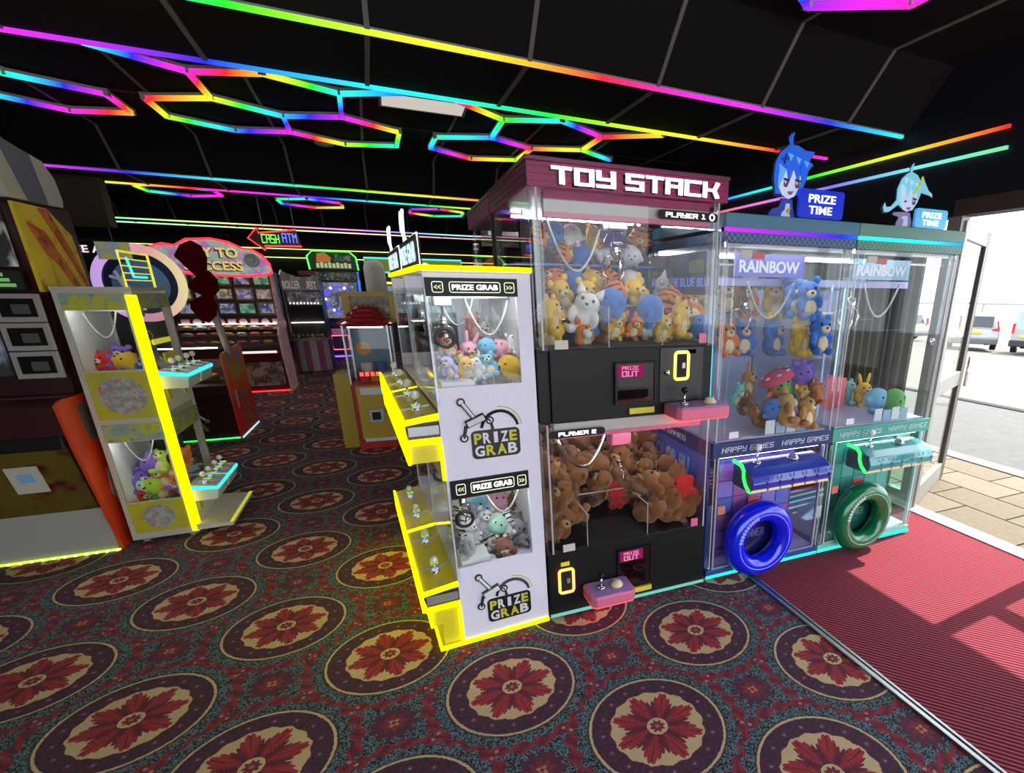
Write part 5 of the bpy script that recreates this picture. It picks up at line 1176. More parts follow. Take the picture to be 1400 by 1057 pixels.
bx('sign_card', -0.20, -0.04, 0.30, 0.306, 1.76, 1.86, art_mat('card_art', (0.55, 0.50, 0.05), (0.25, 0.40, 0.55), (0.6, 0.3, 0.08), 18.0), tp)

# ================================================================== machines along the left and at the back
FLAME = art_mat('flame_art', (0.75, 0.55, 0.02), (0.70, 0.50, 0.03), (0.62, 0.25, 0.04), 4.2)
t = thing('coin_pusher', 'large coin pusher cabinet with a yellow flame side at the left edge', 'coin pusher', (-1.78, 4.12, 0))
X0 = -1.45
obj('cabinet_body', MB().prism([(0.03, 0.03), (0.01, 0.30), (-0.10, 0.72), (-0.16, 0.80), (-0.16, 0.96), (0.10, 1.0), (0.16, 1.58), (0.10, 2.02), (0.70, 2.05), (0.75, 0.03)], 'x', X0, -0.012), plain('dark_maroon_body', (0.035, 0.006, 0.008), 0.35), t)
obj('side_panel', MB().prism([(0.03, 0.0), (-0.13, 0.72), (-0.165, 0.97), (-0.10, 0.99), (0.22, 0.99), (0.30, 0.80), (0.66, 0.05), (0.66, 0.0)], 'x', -0.012, 0.004), plain('orange_red_side', (0.62, 0.05, 0.012), 0.35), t)
s = obj('upper_side_panel', MB().prism([(0.09, 1.57), (0.075, 2.03), (0.40, 2.03), (0.60, 1.90), (0.64, 1.57)], 'x', -0.012, 0.004), FLAME, t)
obj('flame_print', MB().prism([(0.14, 1.94), (0.30, 1.90), (0.42, 1.75), (0.52, 1.60), (0.44, 1.60), (0.34, 1.72), (0.24, 1.78)], 'x', 0.004, 0.006), art_mat('ember_art', (0.45, 0.05, 0.01), (0.60, 0.16, 0.02), (0.2, 0.02, 0.01), 10.0), s)
obj('flame_print', MB().prism([(0.30, 2.02), (0.40, 2.02), (0.55, 1.80), (0.63, 1.60), (0.60, 1.58), (0.50, 1.75)], 'x', 0.004, 0.006), art_mat('ember_art', (0.45, 0.05, 0.01), (0.60, 0.16, 0.02), (0.2, 0.02, 0.01), 10.0), s)
tp = obj('topper', MB().prism([(0.10, 2.05), (0.05, 2.30), (0.10, 2.36), (0.55, 2.30), (0.64, 2.22), (0.66, 2.10), (0.64, 2.06)], 'x', -0.05, -0.01), plain('ivory_topper', (0.45, 0.42, 0.36), 0.5), t)
obj('topper_stripe', MB().prism([(0.27, 2.052), (0.14, 2.35), (0.42, 2.315), (0.47, 2.06)], 'x', -0.012, -0.006), plain('slate_stripe', (0.12, 0.12, 0.17), 0.5), tp)
obj('topper_front', MB().box(X0, -0.05, 0.10, 0.16, 2.05, 2.32), plain('ivory_topper', (0.45, 0.42, 0.36), 0.5), tp)
bx('base_panel', X0, -0.012, -0.0, 0.02, 0.02, 0.30, plain('grey_white_base', (0.36, 0.34, 0.32), 0.5), t)
sc_ = obj('apron', MB().prism([(0.004, 0.30), (-0.11, 0.72), (-0.10, 0.725), (0.02, 0.30)], 'x', X0, -0.04), art_mat('gold_maroon_art', (0.085, 0.06, 0.010), (0.10, 0.07, 0.010), (0.07, 0.006, 0.006), 3.0, 0.05), t)
cs = obj('coin_plate', MB().prism([(-0.045, 0.45), (-0.092, 0.62), (-0.088, 0.622), (-0.04, 0.45)], 'x', -0.34, -0.20), plain('ivory_plate', (0.55, 0.52, 0.46), 0.4), sc_)
obj('coin_window', MB().prism([(-0.068, 0.52), (-0.083, 0.575), (-0.079, 0.577), (-0.064, 0.52)], 'x', -0.30, -0.235), glow('blue_screen', (0.15, 0.3, 0.5), 0.5), cs)
obj('backlit_print', MB().prism([(-0.068, 0.52), (-0.085, 0.59), (-0.081, 0.592), (-0.064, 0.52)], 'x', -0.75, -0.50), glow('amber_print', (0.95, 0.62, 0.30), 0.8), sc_)
bx('playfield_rim', X0, -0.02, -0.165, -0.10, 0.72, 0.80, BLACK, t, 0.01)
pf = bx('playfield_glass', X0, -0.03, -0.15, -0.144, 0.80, 0.955, PANE, t)
bx('playfield_back', X0, -0.02, 0.02, 0.10, 0.80, 1.0, plain('dark_back', (0.05, 0.02, 0.02), 0.4), t)
for k in range(9):
    o = obj('coin_stack', MB().lathe([(0.03, 0), (0.03, 0.03 + 0.01 * (k % 3))], 14), plain(['brass', 'tin', 'copper_red'][k % 3], [(0.45, 0.33, 0.08), (0.5, 0.5, 0.48), (0.5, 0.12, 0.10)][k % 3], 0.3, 0.6), t, (-0.10 - 0.085 * k, -0.10 + 0.03 * (k % 2), 0.80))
bx('base_led', X0, -0.0, -0.012, 0.0, 0.006, 0.018, glow('lime_led', (0.55, 1.0, 0.05), 1.6), t)
for k in range(26): bx('led_bead', -0.02 - k * 0.05, -0.008 - k * 0.05, -0.016, -0.012, 0.006, 0.018, glow('lime_bead', (0.8, 1.0, 0.4), 3.0), t)
for k in range(3):
    z = 1.41 - 0.155 * k
    f = obj('prize_box', MB().box(-0.20, -0.0, 0.03, 0.05, z, z + 0.15), plain('grey_white_box', (0.34, 0.31, 0.30), 0.5), t, bev=0.004)
    bx('prize_window', -0.17, -0.025, 0.024, 0.031, z + 0.028, z + 0.125, plain('smoked_window', (0.012, 0.012, 0.012), 0.12), f)
    bx('prize', -0.12, -0.05, 0.020, 0.026, z + 0.045, z + 0.095, plain('grey_prize', (0.08, 0.08, 0.085), 0.4), f)
gd = bx('score_display', -0.36, -0.05, 0.05, 0.08, 1.58, 1.68, plain('green_display_plate', (0.02, 0.03, 0.02), 0.3), t)
for k in range(3): bx('score_line', -0.30, -0.08 - 0.02 * k, 0.046, 0.05, 1.595 + k * 0.027, 1.613 + k * 0.027, glow('dim_green', (0.20, 0.50, 0.16), 0.7), gd)
bx('video_screen', -0.75, -0.06, 0.06, 0.09, 1.70, 2.0, art_mat('screen_art', (0.02, 0.02, 0.02), (0.42, 0.42, 0.42), (0.12, 0.22, 0.08), 5.0, 0.4), t)
bx('video_screen', -0.75, -0.22, 0.035, 0.06, 1.12, 1.45, art_mat('screen_art_low', (0.02, 0.02, 0.02), (0.22, 0.24, 0.34), (0.2, 0.22, 0.16), 5.0, 0.5), t)
dc = obj('leaf_decal', MB().prism([(0.10, 0.35), (0.16, 0.30), (0.22, 0.36), (0.19, 0.50), (0.13, 0.52)], 'x', 0.004, 0.006), art_mat('leaf_art', (0.7, 0.45, 0.08), (0.2, 0.35, 0.6), (0.6, 0.5, 0.1), 20.0), t)
obj('side_window', MB().prism([(0.06, 0.72), (0.02, 0.93), (0.12, 0.95), (0.16, 0.72)], 'x', 0.004, 0.006), plain('smoky_grey', (0.12, 0.12, 0.12), 0.2), t)

bx('field_lamp', X0, -0.05, -0.12, -0.10, 0.945, 0.955, glow('warm_tube', (1.0, 0.86, 0.75), 9.0), t)
# ring-lit machine behind the yellow-striped claw
t = thing('ring_game', 'dark game cabinet topped with a purple to amber ring light', 'arcade game', (-1.82, 5.7, 0), 0.0)
obj('cabinet_body', MB().prism([(0.0, 0.0), (0.0, 0.80), (0.15, 0.95), (0.15, 1.35), (0.60, 1.35), (0.60, 0.0)], 'x', -0.50, -0.20), plain('ink_body', (0.012, 0.014, 0.03), 0.4), t)
bx('control_shelf', -0.50, -0.20, -0.06, 0.10, 0.78, 0.83, GREY, t, 0.01)
obj('ring_stem', MB().box(-0.35, -0.15, 0.03, 0.10, 1.3, 1.5), plain('ink_body', (0.012, 0.014, 0.03), 0.4), t)
d = obj('ring_disc', MB().lathe([(0.27, 0.0), (0.27, 0.05)], 40, (0, 0.02, 1.63), 'y'), plain('navy_disc', (0.01, 0.02, 0.06), 0.3), t)
obj('disc_print', MB().lathe([(0.18, -0.004), (0.18, 0.0)], 40, (0, 0.02, 1.62), 'y'), plain('blue_disc_print', (0.12, 0.26, 0.50), 0.4), d)
obj('ring_light', MB().torus((0, 0.01, 1.63), 0.265, 0.032, 'y', 48, 10), rainbow('ring_hue', 0.75, 0, 0.93, 0.75, 0.55), d, smooth=True)
obj('hand_print', MB().tube([(-0.05, 0.012, 1.52), (-0.10, 0.012, 1.60), (-0.12, 0.012, 1.66)], 0.02, 8).tube([(-0.12, 0.012, 1.66), (-0.18, 0.012, 1.68)], 0.012, 6).tube([(-0.12, 0.012, 1.66), (-0.14, 0.012, 1.72)], 0.012, 6).tube([(-0.11, 0.012, 1.66), (-0.08, 0.012, 1.71)], 0.012, 6), WHITE, d)

# dark cabinet with the red end panel, and the wavy topper on its pole
t = thing('coin_pusher', 'dark coin pusher with a bright red end panel and green floor lights', 'coin pusher', (-1.73, 7.06, 0))
obj('cabinet_body', MB().prism([(0.0, 0.03), (0.0, 0.48), (-0.06, 0.50), (-0.06, 0.60), (0.35, 0.75), (0.80, 0.80), (0.80, 0.03)], 'x', -1.3, -0.012), plain('dark_maroon_body', (0.035, 0.006, 0.008), 0.35), t)
def red_mat():
    m, nt, out = new_mat('orange_to_red_print'); E.nt = nt
    x, y, z, v = coords()
    princ(nt, out, mixc(((z - 0.35) * 1.7).cl(), (0.90, 0.030, 0.018), (0.95, 0.32, 0.05)), 0.45)
    return m
ep = obj('end_panel', MB().prism([(-0.03, 0.0), (-0.10, 0.90), (-0.05, 0.94), (0.70, 0.98), (0.76, 0.94), (0.80, 0.0)], 'x', -0.012, 0.006), red_mat(), t)
wd = obj('word_print', MB().prism([(0.10, 0.62), (0.08, 0.76), (0.55, 0.82), (0.57, 0.67)], 'x', 0.006, 0.009), plain('mustard_print', (0.62, 0.42, 0.04), 0.4), ep)
obj('candy_print', MB().prism([(0.32, 0.10), (0.28, 0.45), (0.36, 0.58), (0.46, 0.45), (0.62, 0.25), (0.60, 0.05)], 'x', 0.006, 0.008), art_mat('brown_white_art', (0.26, 0.07, 0.03), (0.5, 0.12, 0.06), (0.7, 0.6, 0.55), 16.0), ep)
obj('candy_print', MB().prism([(0.08, 0.32), (0.08, 0.52), (0.15, 0.53), (0.15, 0.33)], 'x', 0.006, 0.008), WHITE, ep)
for y in (0.05, 0.40): obj('side_bolt_window', MB().prism([(y, 0.80), (y + 0.02, 0.93), (y + 0.20, 0.94), (y + 0.20, 0.81)], 'x', 0.006, 0.009), plain('steel_print', (0.4, 0.38, 0.33), 0.3), ep)
for k, (a, l) in enumerate(((0.25, 0.22), (0.0, 0.26), (-0.3, 0.22))):
    e_ = obj('arrow_print', MB().bar((-0.42, -0.004, 0.36), (-0.42 + l * 0.8 * (0.55 + 0.25 * (k == 0)), -0.004, 0.36 - l * (0.9 - 0.25 * k * 0 - 0.25 * (k == 0))), 0.004, 0.02), WHITE, t)
    obj('arrow_tip', MB().ball((-0.42 + l * 0.8 * (0.55 + 0.25 * (k == 0)), -0.006, 0.36 - l * (0.9 - 0.25 * (k == 0))), (0.022, 0.006, 0.022), 10, 6), plain('brass', (0.45, 0.33, 0.08), 0.3, 0.6), e_)
bx('base_led', -1.3, 0.0, -0.03, -0.02, 0.005, 0.02, GGLOW, t); bx('base_led', 0.006, 0.014, -0.03, 0.80, 0.005, 0.02, glow('pale_cyan_led', (0.5, 0.9, 0.9), 1.0), t)
cd = obj('candy_ornament', MB().lathe([(0.10, 0.0), (0.10, 0.03)], 24, (-0.62, 0.06, 0.84), 'y'), WHITE, t)
for k in range(6):
    a = k * PI / 3; obj('candy_swirl', MB().prism([(-0.62, 0.84), (-0.62 + 0.08 * math.cos(a), 0.84 + 0.08 * math.sin(a)), (-0.62 + 0.08 * math.cos(a + 0.5), 0.84 + 0.08 * math.sin(a + 0.5))], 'y', 0.055, 0.06), plain('candy_red', (0.6, 0.02, 0.03), 0.3), cd)
bx('glass_hood', -1.25, -0.02, 0.02, 0.028, 0.60, 1.0, PANE, t); bx('playfield', -1.25, -0.02, 0.03, 0.4, 0.62, 0.66, plain('olive_field', (0.10, 0.08, 0.03), 0.3), t)
for k in range(8): obj('prize_token', MB().ball((-0.15 - 0.13 * k, 0.12 + 0.05 * (k % 3), 0.69), (0.04, 0.03, 0.03), 10, 6), plain(['brass', 'tin', 'copper_red'][k % 3], (0.4, 0.3, 0.1), 0.3, 0.5), t)
po = obj('pole', MB().tube([(0.02, 0.16, 0.92), (-0.02, 0.12, 1.35), (0.0, 0.12, 1.75)], 0.035, 12), plain('ivory_pole', (0.55, 0.50, 0.45), 0.4), t, smooth=True)
obj('wavy_topper', MB().prism([(-0.215, 1.903), (-0.145, 2.009), (-0.053, 2.053), (0.015, 2.008), (0.041, 1.898), (0.014, 1.77), (0.042, 1.757), (0.083, 1.686), (0.08, 1.577), (0.018, 1.518), (0.03, 1.422), (0.003, 1.318), (-0.068, 1.252), (-0.133, 1.297), (-0.187, 1.393), (-0.178, 1.466), (-0.067, 1.525), (-0.132, 1.568), (-0.171, 1.61), (-0.136, 1.661), (-0.077, 1.711)], 'y', 0.03, 0.10), plain('deep_red_board', (0.10, 0.002, 0.003), 0.85, spec=0.05), t)

bx('hood_lamp', -1.2, -0.05, 0.05, 0.065, 0.985, 0.998, glow('warm_tube', (1.0, 0.86, 0.75), 9.0), t)
# sweet-shop pusher with the big sign
t = thing('coin_pusher', 'tall coin pusher with a red-outlined key to success sign and prize windows', 'coin pusher', (-1.68, 10.2, 0))
MAR_ = plain('brown_red_body', (0.05, 0.012, 0.012), 0.35)
obj('cabinet_body', MB().prism([(0.10, 0.02), (0.05, 0.50), (-0.06, 0.62), (-0.06, 0.72), (0.15, 0.98), (0.22, 1.10), (0.22, 1.85), (0.80, 1.85), (0.80, 0.02)], 'x', -1.35, -0.03), MAR_, t)
obj('end_panel', MB().prism([(0.02, 0.0), (-0.14, 0.62), (-0.16, 0.92), (-0.05, 1.06), (0.10, 1.10), (0.14, 1.80), (0.30, 1.83), (0.45, 1.10), (0.55, 0.6), (0.60, 0.0)], 'x', -0.03, 0.0), art_mat('pink_candy_art', (0.48, 0.26, 0.24), (0.58, 0.36, 0.32), (0.30, 0.10, 0.10), 6.0, 0.12), t)
for a in range(5):
    for c_ in range(3):
        w0 = -1.30 + a * 0.255; z0 = 1.20 + c_ * 0.215
        pw = bx('prize_window', w0, w0 + 0.24, 0.195, 0.215, z0, z0 + 0.20, plain(['umber_frame', 'gold_frame', 'slate_frame'][(a + c_) % 3], [(0.10, 0.05, 0.03), (0.22, 0.16, 0.05), (0.06, 0.07, 0.09)][(a + c_) % 3], 0.35), t)
        bx('window_picture', w0 + 0.025, w0 + 0.215, 0.188, 0.195, z0 + 0.03, z0 + 0.17, art_mat('prize_art_%d' % ((a * 2 + c_) % 4), [(0.05, 0.06, 0.12), (0.16, 0.11, 0.05), (0.04, 0.14, 0.08), (0.12, 0.10, 0.20)][(a * 2 + c_) % 4], [(0.28, 0.28, 0.45), (0.40, 0.34, 0.25), (0.12, 0.45, 0.22), (0.30, 0.26, 0.42)][(a * 2 + c_) % 4], (0.45, 0.45, 0.5), 11.0, 0.5), pw)
for k in range(9):
    o = obj('candy_ornament', MB().lathe([(0.052, 0), (0.052, 0.02)], 16, (0, 0, 0), 'y') if k % 2 else MB().box(-0.05, 0.05, 0, 0.02, -0.02, 0.045), plain('candy_white', (0.65, 0.52, 0.55), 0.4) if k % 3 else plain('candy_pink', (0.62, 0.25, 0.38), 0.4), t, (-1.22 + 0.145 * k, 0.14, 1.10))
for q, (z, y) in enumerate(((0.98, 0.11), (0.88, 0.05), (0.76, -0.03))):
    bx('coin_shelf', -1.32, -0.03, y, y + 0.10, z, z + 0.012, plain('shelf_chrome', (0.4, 0.36, 0.34), 0.2, 0.7), t)
    for k in range(7): obj('coin_heap', MB().ball((0, 0, 0), (0.075, 0.04, 0.035), 10, 6), plain(['brass', 'tin', 'copper_red', 'toffee'][(k + q) % 4], [(0.45, 0.33, 0.08), (0.5, 0.5, 0.48), (0.5, 0.12, 0.10), (0.3, 0.14, 0.05)][(k + q) % 4], 0.3, 0.4), t, (-1.22 + 0.17 * k, y + 0.05, z + 0.035))
bx('front_glass', -1.30, -0.04, -0.04, -0.034, 0.72, 1.05, PANE, t)
bx('lit_strip', -0.62, -0.10, -0.070, -0.06, 0.63, 0.665, glow('cream_strip', (1.0, 0.85, 0.80), 1.0), t)
bx('lower_print', -1.25, -0.08, 0.05, 0.07, 0.10, 0.48, art_mat('umber_art', (0.05, 0.015, 0.015), (0.13, 0.09, 0.06), (0.09, 0.12, 0.09), 9.0, 0.3), t)
bx('base_led', -1.35, -0.03, 0.02, 0.04, 0.01, 0.03, RGLOW, t)
out_ = [(-1.42, 1.86), (-1.44, 2.0), (-1.38, 2.16), (-1.24, 2.20), (-1.10, 2.18), (-0.95, 2.27), (-0.66, 2.29), (-0.45, 2.25), (-0.30, 2.17), (-0.18, 2.16), (-0.05, 2.07), (0.02, 1.95), (0.03, 1.84), (-0.04, 1.80), (-0.30, 1.77), (-1.0, 1.80)]
sg = obj('sign_board', MB().prism(out_, 'y', 0.08, 0.14), art_mat('candy_sign_art', (0.42, 0.16, 0.50), (0.26, 0.48, 0.36), (0.72, 0.30, 0.42), 9.0, 0.6), t)
obj('sign_tube', MB().tube([(p, 0.072, q) for p, q in out_], 0.016, 8, True), RGLOW, sg)
for wd_, x0, z0, w, h in (('KEY TO', -1.0, 2.03, 0.64, 0.14), ('SUCCESS', -1.05, 1.85, 0.72, 0.13)):
    letters(font_mesh(wd_, w, h, 0.07, 0.003), plain('letter_outline', (0.10, 0.02, 0.16), 0.4), sg, (x0 - 0.01, 0.074, z0 - 0.012), name='lettering_shadow')
    letters(font_mesh(wd_, w, h, 0.03, 0.003), plain('toffee_letter', (0.80, 0.62, 0.16), 0.3, estr=0.7), sg, (x0, 0.068, z0))
lo = obj('lollipop', MB().lathe([(0.10, 0.0), (0.10, -0.02)], 24, (-0.20, 0.08, 2.0), 'y'), plain('mint_lolly', (0.35, 0.62, 0.50), 0.3), sg)
obj('swirl', MB().tube([(-0.20 + 0.012 * a * math.cos(a), 0.056, 2.0 + 0.012 * a * math.sin(a)) for a in [k * 0.5 for k in range(15)]], 0.008, 6), WHITE, lo)

bx('header_lamp', -1.3, -0.06, 0.09, 0.11, 1.86, 1.875, glow('warm_tube', (1.0, 0.86, 0.75), 9.0), t); bx('shelf_lamp', -1.3, -0.06, 0.12, 0.135, 1.065, 1.075, glow('warm_tube', (1.0, 0.86, 0.75), 9.0), t)
# striped machine with roller lettering
t = thing('coin_pusher', 'far coin pusher with pink and white stripes and roller lettering', 'coin pusher', (-1.93, 12.5, 0)); t.scale = (0.70, 1, 1)
bx('cabinet_body', 0.02, 0.90, 0.25, 0.9, 0.02, 1.80, plain('soot_body', (0.012, 0.010, 0.010), 0.4), t)
for k in range(6):
    a0, a1 = -PI / 2 - 0.75 + k * 0.25, -PI / 2 - 0.75 + (k + 1) * 0.25
    c0 = Vector((0.45, 0.62)); R0 = 0.66
    pts = [(c0.x + R0 * math.cos(a), c0.y + R0 * math.sin(a)) for a in (a0, (a0 + a1) / 2, a1)] + [(c0.x + 0.4 * math.cos(a), c0.y + 0.4 * math.sin(a)) for a in (a1, a0)]
    obj('stripe_panel', MB().prism(pts, 'z', 0.02, 0.62), plain('stripe_pink', (0.60, 0.14, 0.28), 0.4) if k % 2 == 0 else plain('stripe_white', (0.68, 0.60, 0.62), 0.4), t)
obj('counter_rim', MB().prism([(0.45 + 0.68 * math.cos(-PI / 2 - 0.78 + q * 0.156), 0.62 + 0.68 * math.sin(-PI / 2 - 0.78 + q * 0.156)) for q in range(11)] + [(0.9, 0.6), (0.0, 0.6)], 'z', 0.62, 0.66), plain('pale_rim', (0.5, 0.45, 0.42), 0.4), t)
for k in range(7): obj('prize_token', MB().ball((0.06 + 0.12 * k, 0.12, 0.70), (0.05, 0.04, 0.045), 10, 6), plain(['brass', 'tin', 'toffee'][k % 3], (0.4, 0.3, 0.1), 0.3, 0.5), t)
bx('glass', 0.02, 0.90, 0.06, 0.066, 0.66, 0.95, PANE, t)
bx('dark_screen', 0.10, 0.88, 0.235, 0.25, 0.98, 1.28, MATTE, t)
sp_ = bx('picture_panel', 0.06, 0.90, 0.235, 0.25, 1.30, 1.55, art_mat('ride_art', (0.05, 0.045, 0.05), (0.15, 0.13, 0.14), (0.35, 0.32, 0.34), 8.0, 0.35), t)
for k in range(9): obj('bulb', MB().ball((0.12 + 0.085 * k, 0.225, 1.33), 0.018, 8, 6), WGLOW, sp_)
obj('side_panel', MB().prism([(0.10, 0.62), (0.20, 1.0), (0.18, 1.86), (0.40, 1.95), (0.85, 1.80), (0.85, 0.62)], 'x', -0.02, 0.02), plain('salmon_side', (0.45, 0.22, 0.20), 0.4), t)
bd = obj('name_board', MB().prism([(-0.02, 1.56), (-0.04, 1.78), (0.05, 1.92), (0.40, 1.82), (0.90, 1.84), (0.92, 1.58)], 'y', 0.20, 0.25), art_mat('board_art', (0.12, 0.10, 0.10), (0.25, 0.20, 0.14), (0.08, 0.12, 0.16), 7.0, 0.3), t)
letters(font_mesh('ROLLER', 0.42, 0.15, 0.02, 0.003), plain('ivory_letter', (0.6, 0.52, 0.42), 0.4, estr=0.3), bd, (0.02, 0.195, 1.60)); rt = font_mesh('TER', 0.26, 0.14, 0.02, 0.003)
for v in rt.vertices: v.co.x = 0.26 - v.co.x
letters(rt, plain('ivory_letter', (0.6, 0.52, 0.42), 0.4, estr=0.3), bd, (0.58, 0.195, 1.60))
bx('red_topper', 0.45, 0.85, 0.22, 0.5, 1.86, 1.94, plain('topper_red', (0.4, 0.03, 0.03), 0.4), t)

bx('shelf_lamp', 0.06, 0.86, 0.20, 0.215, 0.955, 0.968, glow('warm_tube', (1.0, 0.86, 0.75), 9.0), t)
# tall game with blue edge lights and a green sign
t = thing('arcade_game', 'tall far game with blue light edges under a green-outlined sign', 'arcade game', (-1.62, 14.6, 0))
bx('cabinet_body', 0.0, 0.95, 0.15, 0.9, 0.02, 2.0, plain('night_blue_body', (0.015, 0.02, 0.07), 0.3), t)
for x in (0.0, 0.92): bx('edge_light', x, x + 0.04, 0.13, 0.15, 0.05, 1.98, glow('cobalt_led', (0.02, 0.12, 1.0), 2.2), t)
sc_ = bx('play_window', 0.08, 0.88, 0.135, 0.15, 0.95, 1.75, art_mat('jungle_art', (0.05, 0.07, 0.14), (0.22, 0.22, 0.30), (0.45, 0.40, 0.30), 5.0, 0.6), t)
obj('wheel_light', MB().torus((0.48, 0.125, 1.38), 0.28, 0.022, 'y', 32, 8), glow('indigo_led', (0.05, 0.05, 1.0), 2.0), sc_)
for k in range(6): obj('wheel_bulb', MB().ball((0.48 + 0.28 * math.cos(k * PI / 3), 0.11, 1.38 + 0.28 * math.sin(k * PI / 3)), 0.03, 10, 6), WGLOW, sc_)
bx('control_shelf', 0.02, 0.93, -0.10, 0.15, 0.78, 0.84, plain('violet_shelf', (0.08, 0.04, 0.28), 0.3), t)
cdp = bx('coin_door', 0.12, 0.62, 0.0, 0.15, 0.18, 0.74, plain('violet_front', (0.10, 0.03, 0.22), 0.3), t)
obj('door_light', MB().tube([(0.20, -0.006, 0.24), (0.55, -0.006, 0.24), (0.55, -0.006, 0.56), (0.20, -0.006, 0.56)], 0.014, 8, True), glow('salmon_led', (1.0, 0.20, 0.25), 1.8), cdp)
bx('pink_plate', 0.22, 0.53, -0.008, 0.0, 0.58, 0.72, plain('rose_plate', (0.6, 0.15, 0.35), 0.3, estr=0.3), cdp)
bx('foot_light', 0.10, 0.70, -0.02, 0.0, 0.06, 0.10, glow('violet_led', (0.35, 0.1, 1.0), 1.8), t)
bx('marquee', 0.02, 0.94, 0.05, 0.15, 1.80, 1.96, art_mat('bone_art', (0.02, 0.02, 0.02), (0.10, 0.11, 0.07), (0.35, 0.38, 0.25), 9.0, 0.3), t)
o2 = [(0.0, 2.02), (-0.02, 2.30), (0.10, 2.42), (0.84, 2.42), (0.96, 2.30), (0.98, 2.02)]
sg = obj('sign_board', MB().prism(o2, 'y', 0.06, 0.12), plain('forest_sign', (0.02, 0.09, 0.02), 0.4), t)
obj('sign_tube', MB().tube([(p, 0.05, q) for p, q in o2], 0.016, 8), glow('leaf_led', (0.10, 1.0, 0.10), 2.2), sg)
obj('sign_picture', MB().prism([(0.15, 2.18), (0.18, 2.36), (0.34, 2.39), (0.46, 2.28), (0.42, 2.18)], 'y', 0.052, 0.06), plain('orange_print', (0.65, 0.22, 0.05), 0.4, estr=0.4), sg)
obj('sign_picture', MB().prism([(0.50, 2.2), (0.55, 2.38), (0.72, 2.30), (0.84, 2.38), (0.86, 2.22)], 'y', 0.052, 0.06), art_mat('leaf_white_art', (0.10, 0.40, 0.08), (0.55, 0.6, 0.55), (0.02, 0.05, 0.02), 9.0), sg)
for k in range(9): bx('sign_bone', 0.14 + k * 0.08, 0.20 + k * 0.08, 0.045, 0.055, 2.06, 2.16 + 0.02 * (k % 2), plain('bone_letter', (0.62, 0.68, 0.35), 0.4, estr=0.5), sg)

# last row against the far wall
for n, (x, lab, c, ec, w_) in enumerate(((-0.55, 'far cabinet with a teal-framed yellow sign beside the green sign game', (0.35, 0.33, 0.02), CGLOW, 1.1), (0.75, 'far cabinet with a teal-framed yellow sign above the lilac machine', (0.35, 0.33, 0.02), CGLOW, 1.1))):
    t = thing('arcade_game', lab, 'arcade game', (x, 16.2, 0))
    bx('cabinet_body', 0, w_, 0.1, 0.9, 0.02, 1.95, plain('dusk_body', (0.03, 0.035, 0.05), 0.4), t)
    bx('screen', 0.08, w_ - 0.08, 0.085, 0.1, 1.0, 1.7, art_mat('far_art_%d' % n, (0.05, 0.10, 0.16), (0.20, 0.30, 0.36), (0.5, 0.5, 0.35), 5.0, 0.7), t)
    bx('control_shelf', 0.0, w_, -0.10, 0.12, 0.80, 0.86, GREY, t)
    bx('shelf_light', 0.02, w_ - 0.02, 0.07, 0.09, 1.74, 1.80, glow('lemon_led', (1.0, 0.9, 0.1), 1.3), t)
    sg = bx('sign_board', 0.0, w_, 0.02, 0.08, 2.03, 2.38, plain('sign_olive_%d' % n, c, 0.4, estr=0.35), t)
    obj('sign_tube', MB().tube([(0.0, 0.01, 2.03), (w_, 0.01, 2.03), (w_, 0.01, 2.38), (0.0, 0.01, 2.38)], 0.02, 8, True), ec, sg)
    if n < 2: letters(font_mesh('PR' if n == 0 else 'R', 0.36 if n == 0 else 0.16, 0.18, 0.02, 0.004), WGLOW, sg, (0.62 if n == 0 else 0.12, 0.012, 2.11))

# free atm letters
t = thing('atm_sign', 'dark sign with white free atm letters above the ring light', 'sign', (-4.35, 11.0, 2.02), 0)
bx('sign_board', 0, 0.75, 0.0, 0.04, 0.0, 0.22, MATTE, t); letters(font_mesh('FREE ATM', 0.66, 0.10, 0.02, 0.003), glow('pink_white_letter', (1.0, 0.8, 0.85), 1.0), t, (0.04, -0.006, 0.06))
bx('hanger', 0.1, 0.11, 0.01, 0.02, 0.22, 0.96, GREY, t); bx('hanger', 0.64, 0.65, 0.01, 0.02, 0.22, 0.96, GREY, t)
# neon arrow
t = thing('neon_sign', 'red neon arrow sign reading cash atm hung from the ceiling', 'sign', (-1.82, 10.0, 2.18), 0.0)
obj('backing', MB().prism([(0.0, 0.12), (0.15, 0.27), (0.15, 0.20), (0.62, 0.26), (0.66, 0.03), (0.20, 0.02), (0.20, -0.04)], 'y', 0.0, 0.02), plain('red_smoke', (0.05, 0.004, 0.004), 0.3), t)
obj('arrow_tube', MB().tube([(0.62, -0.012, 0.26), (0.14, -0.012, 0.195), (0.13, -0.012, 0.265), (0.0, -0.012, 0.12), (0.19, -0.012, -0.04), (0.19, -0.012, 0.02), (0.66, -0.012, 0.03)], 0.011, 8), glow('red_neon', (1.0, 0.04, 0.04), 2.6), t)
letters(block_mesh('CASH', 0.22, 0.12, 0.75, 0.006), glow('green_neon', (0.15, 1.0, 0.10), 2.0), t, (0.17, -0.015, 0.06)); letters(block_mesh('ATM', 0.19, 0.13, 0.75, 0.006), glow('blue_neon', (0.08, 0.15, 1.0), 2.6), t, (0.43, -0.015, 0.075))
for x in (0.2, 0.6): bx('hanger', x, x + 0.008, 0.006, 0.014, 0.24, 0.82, GREY, t)

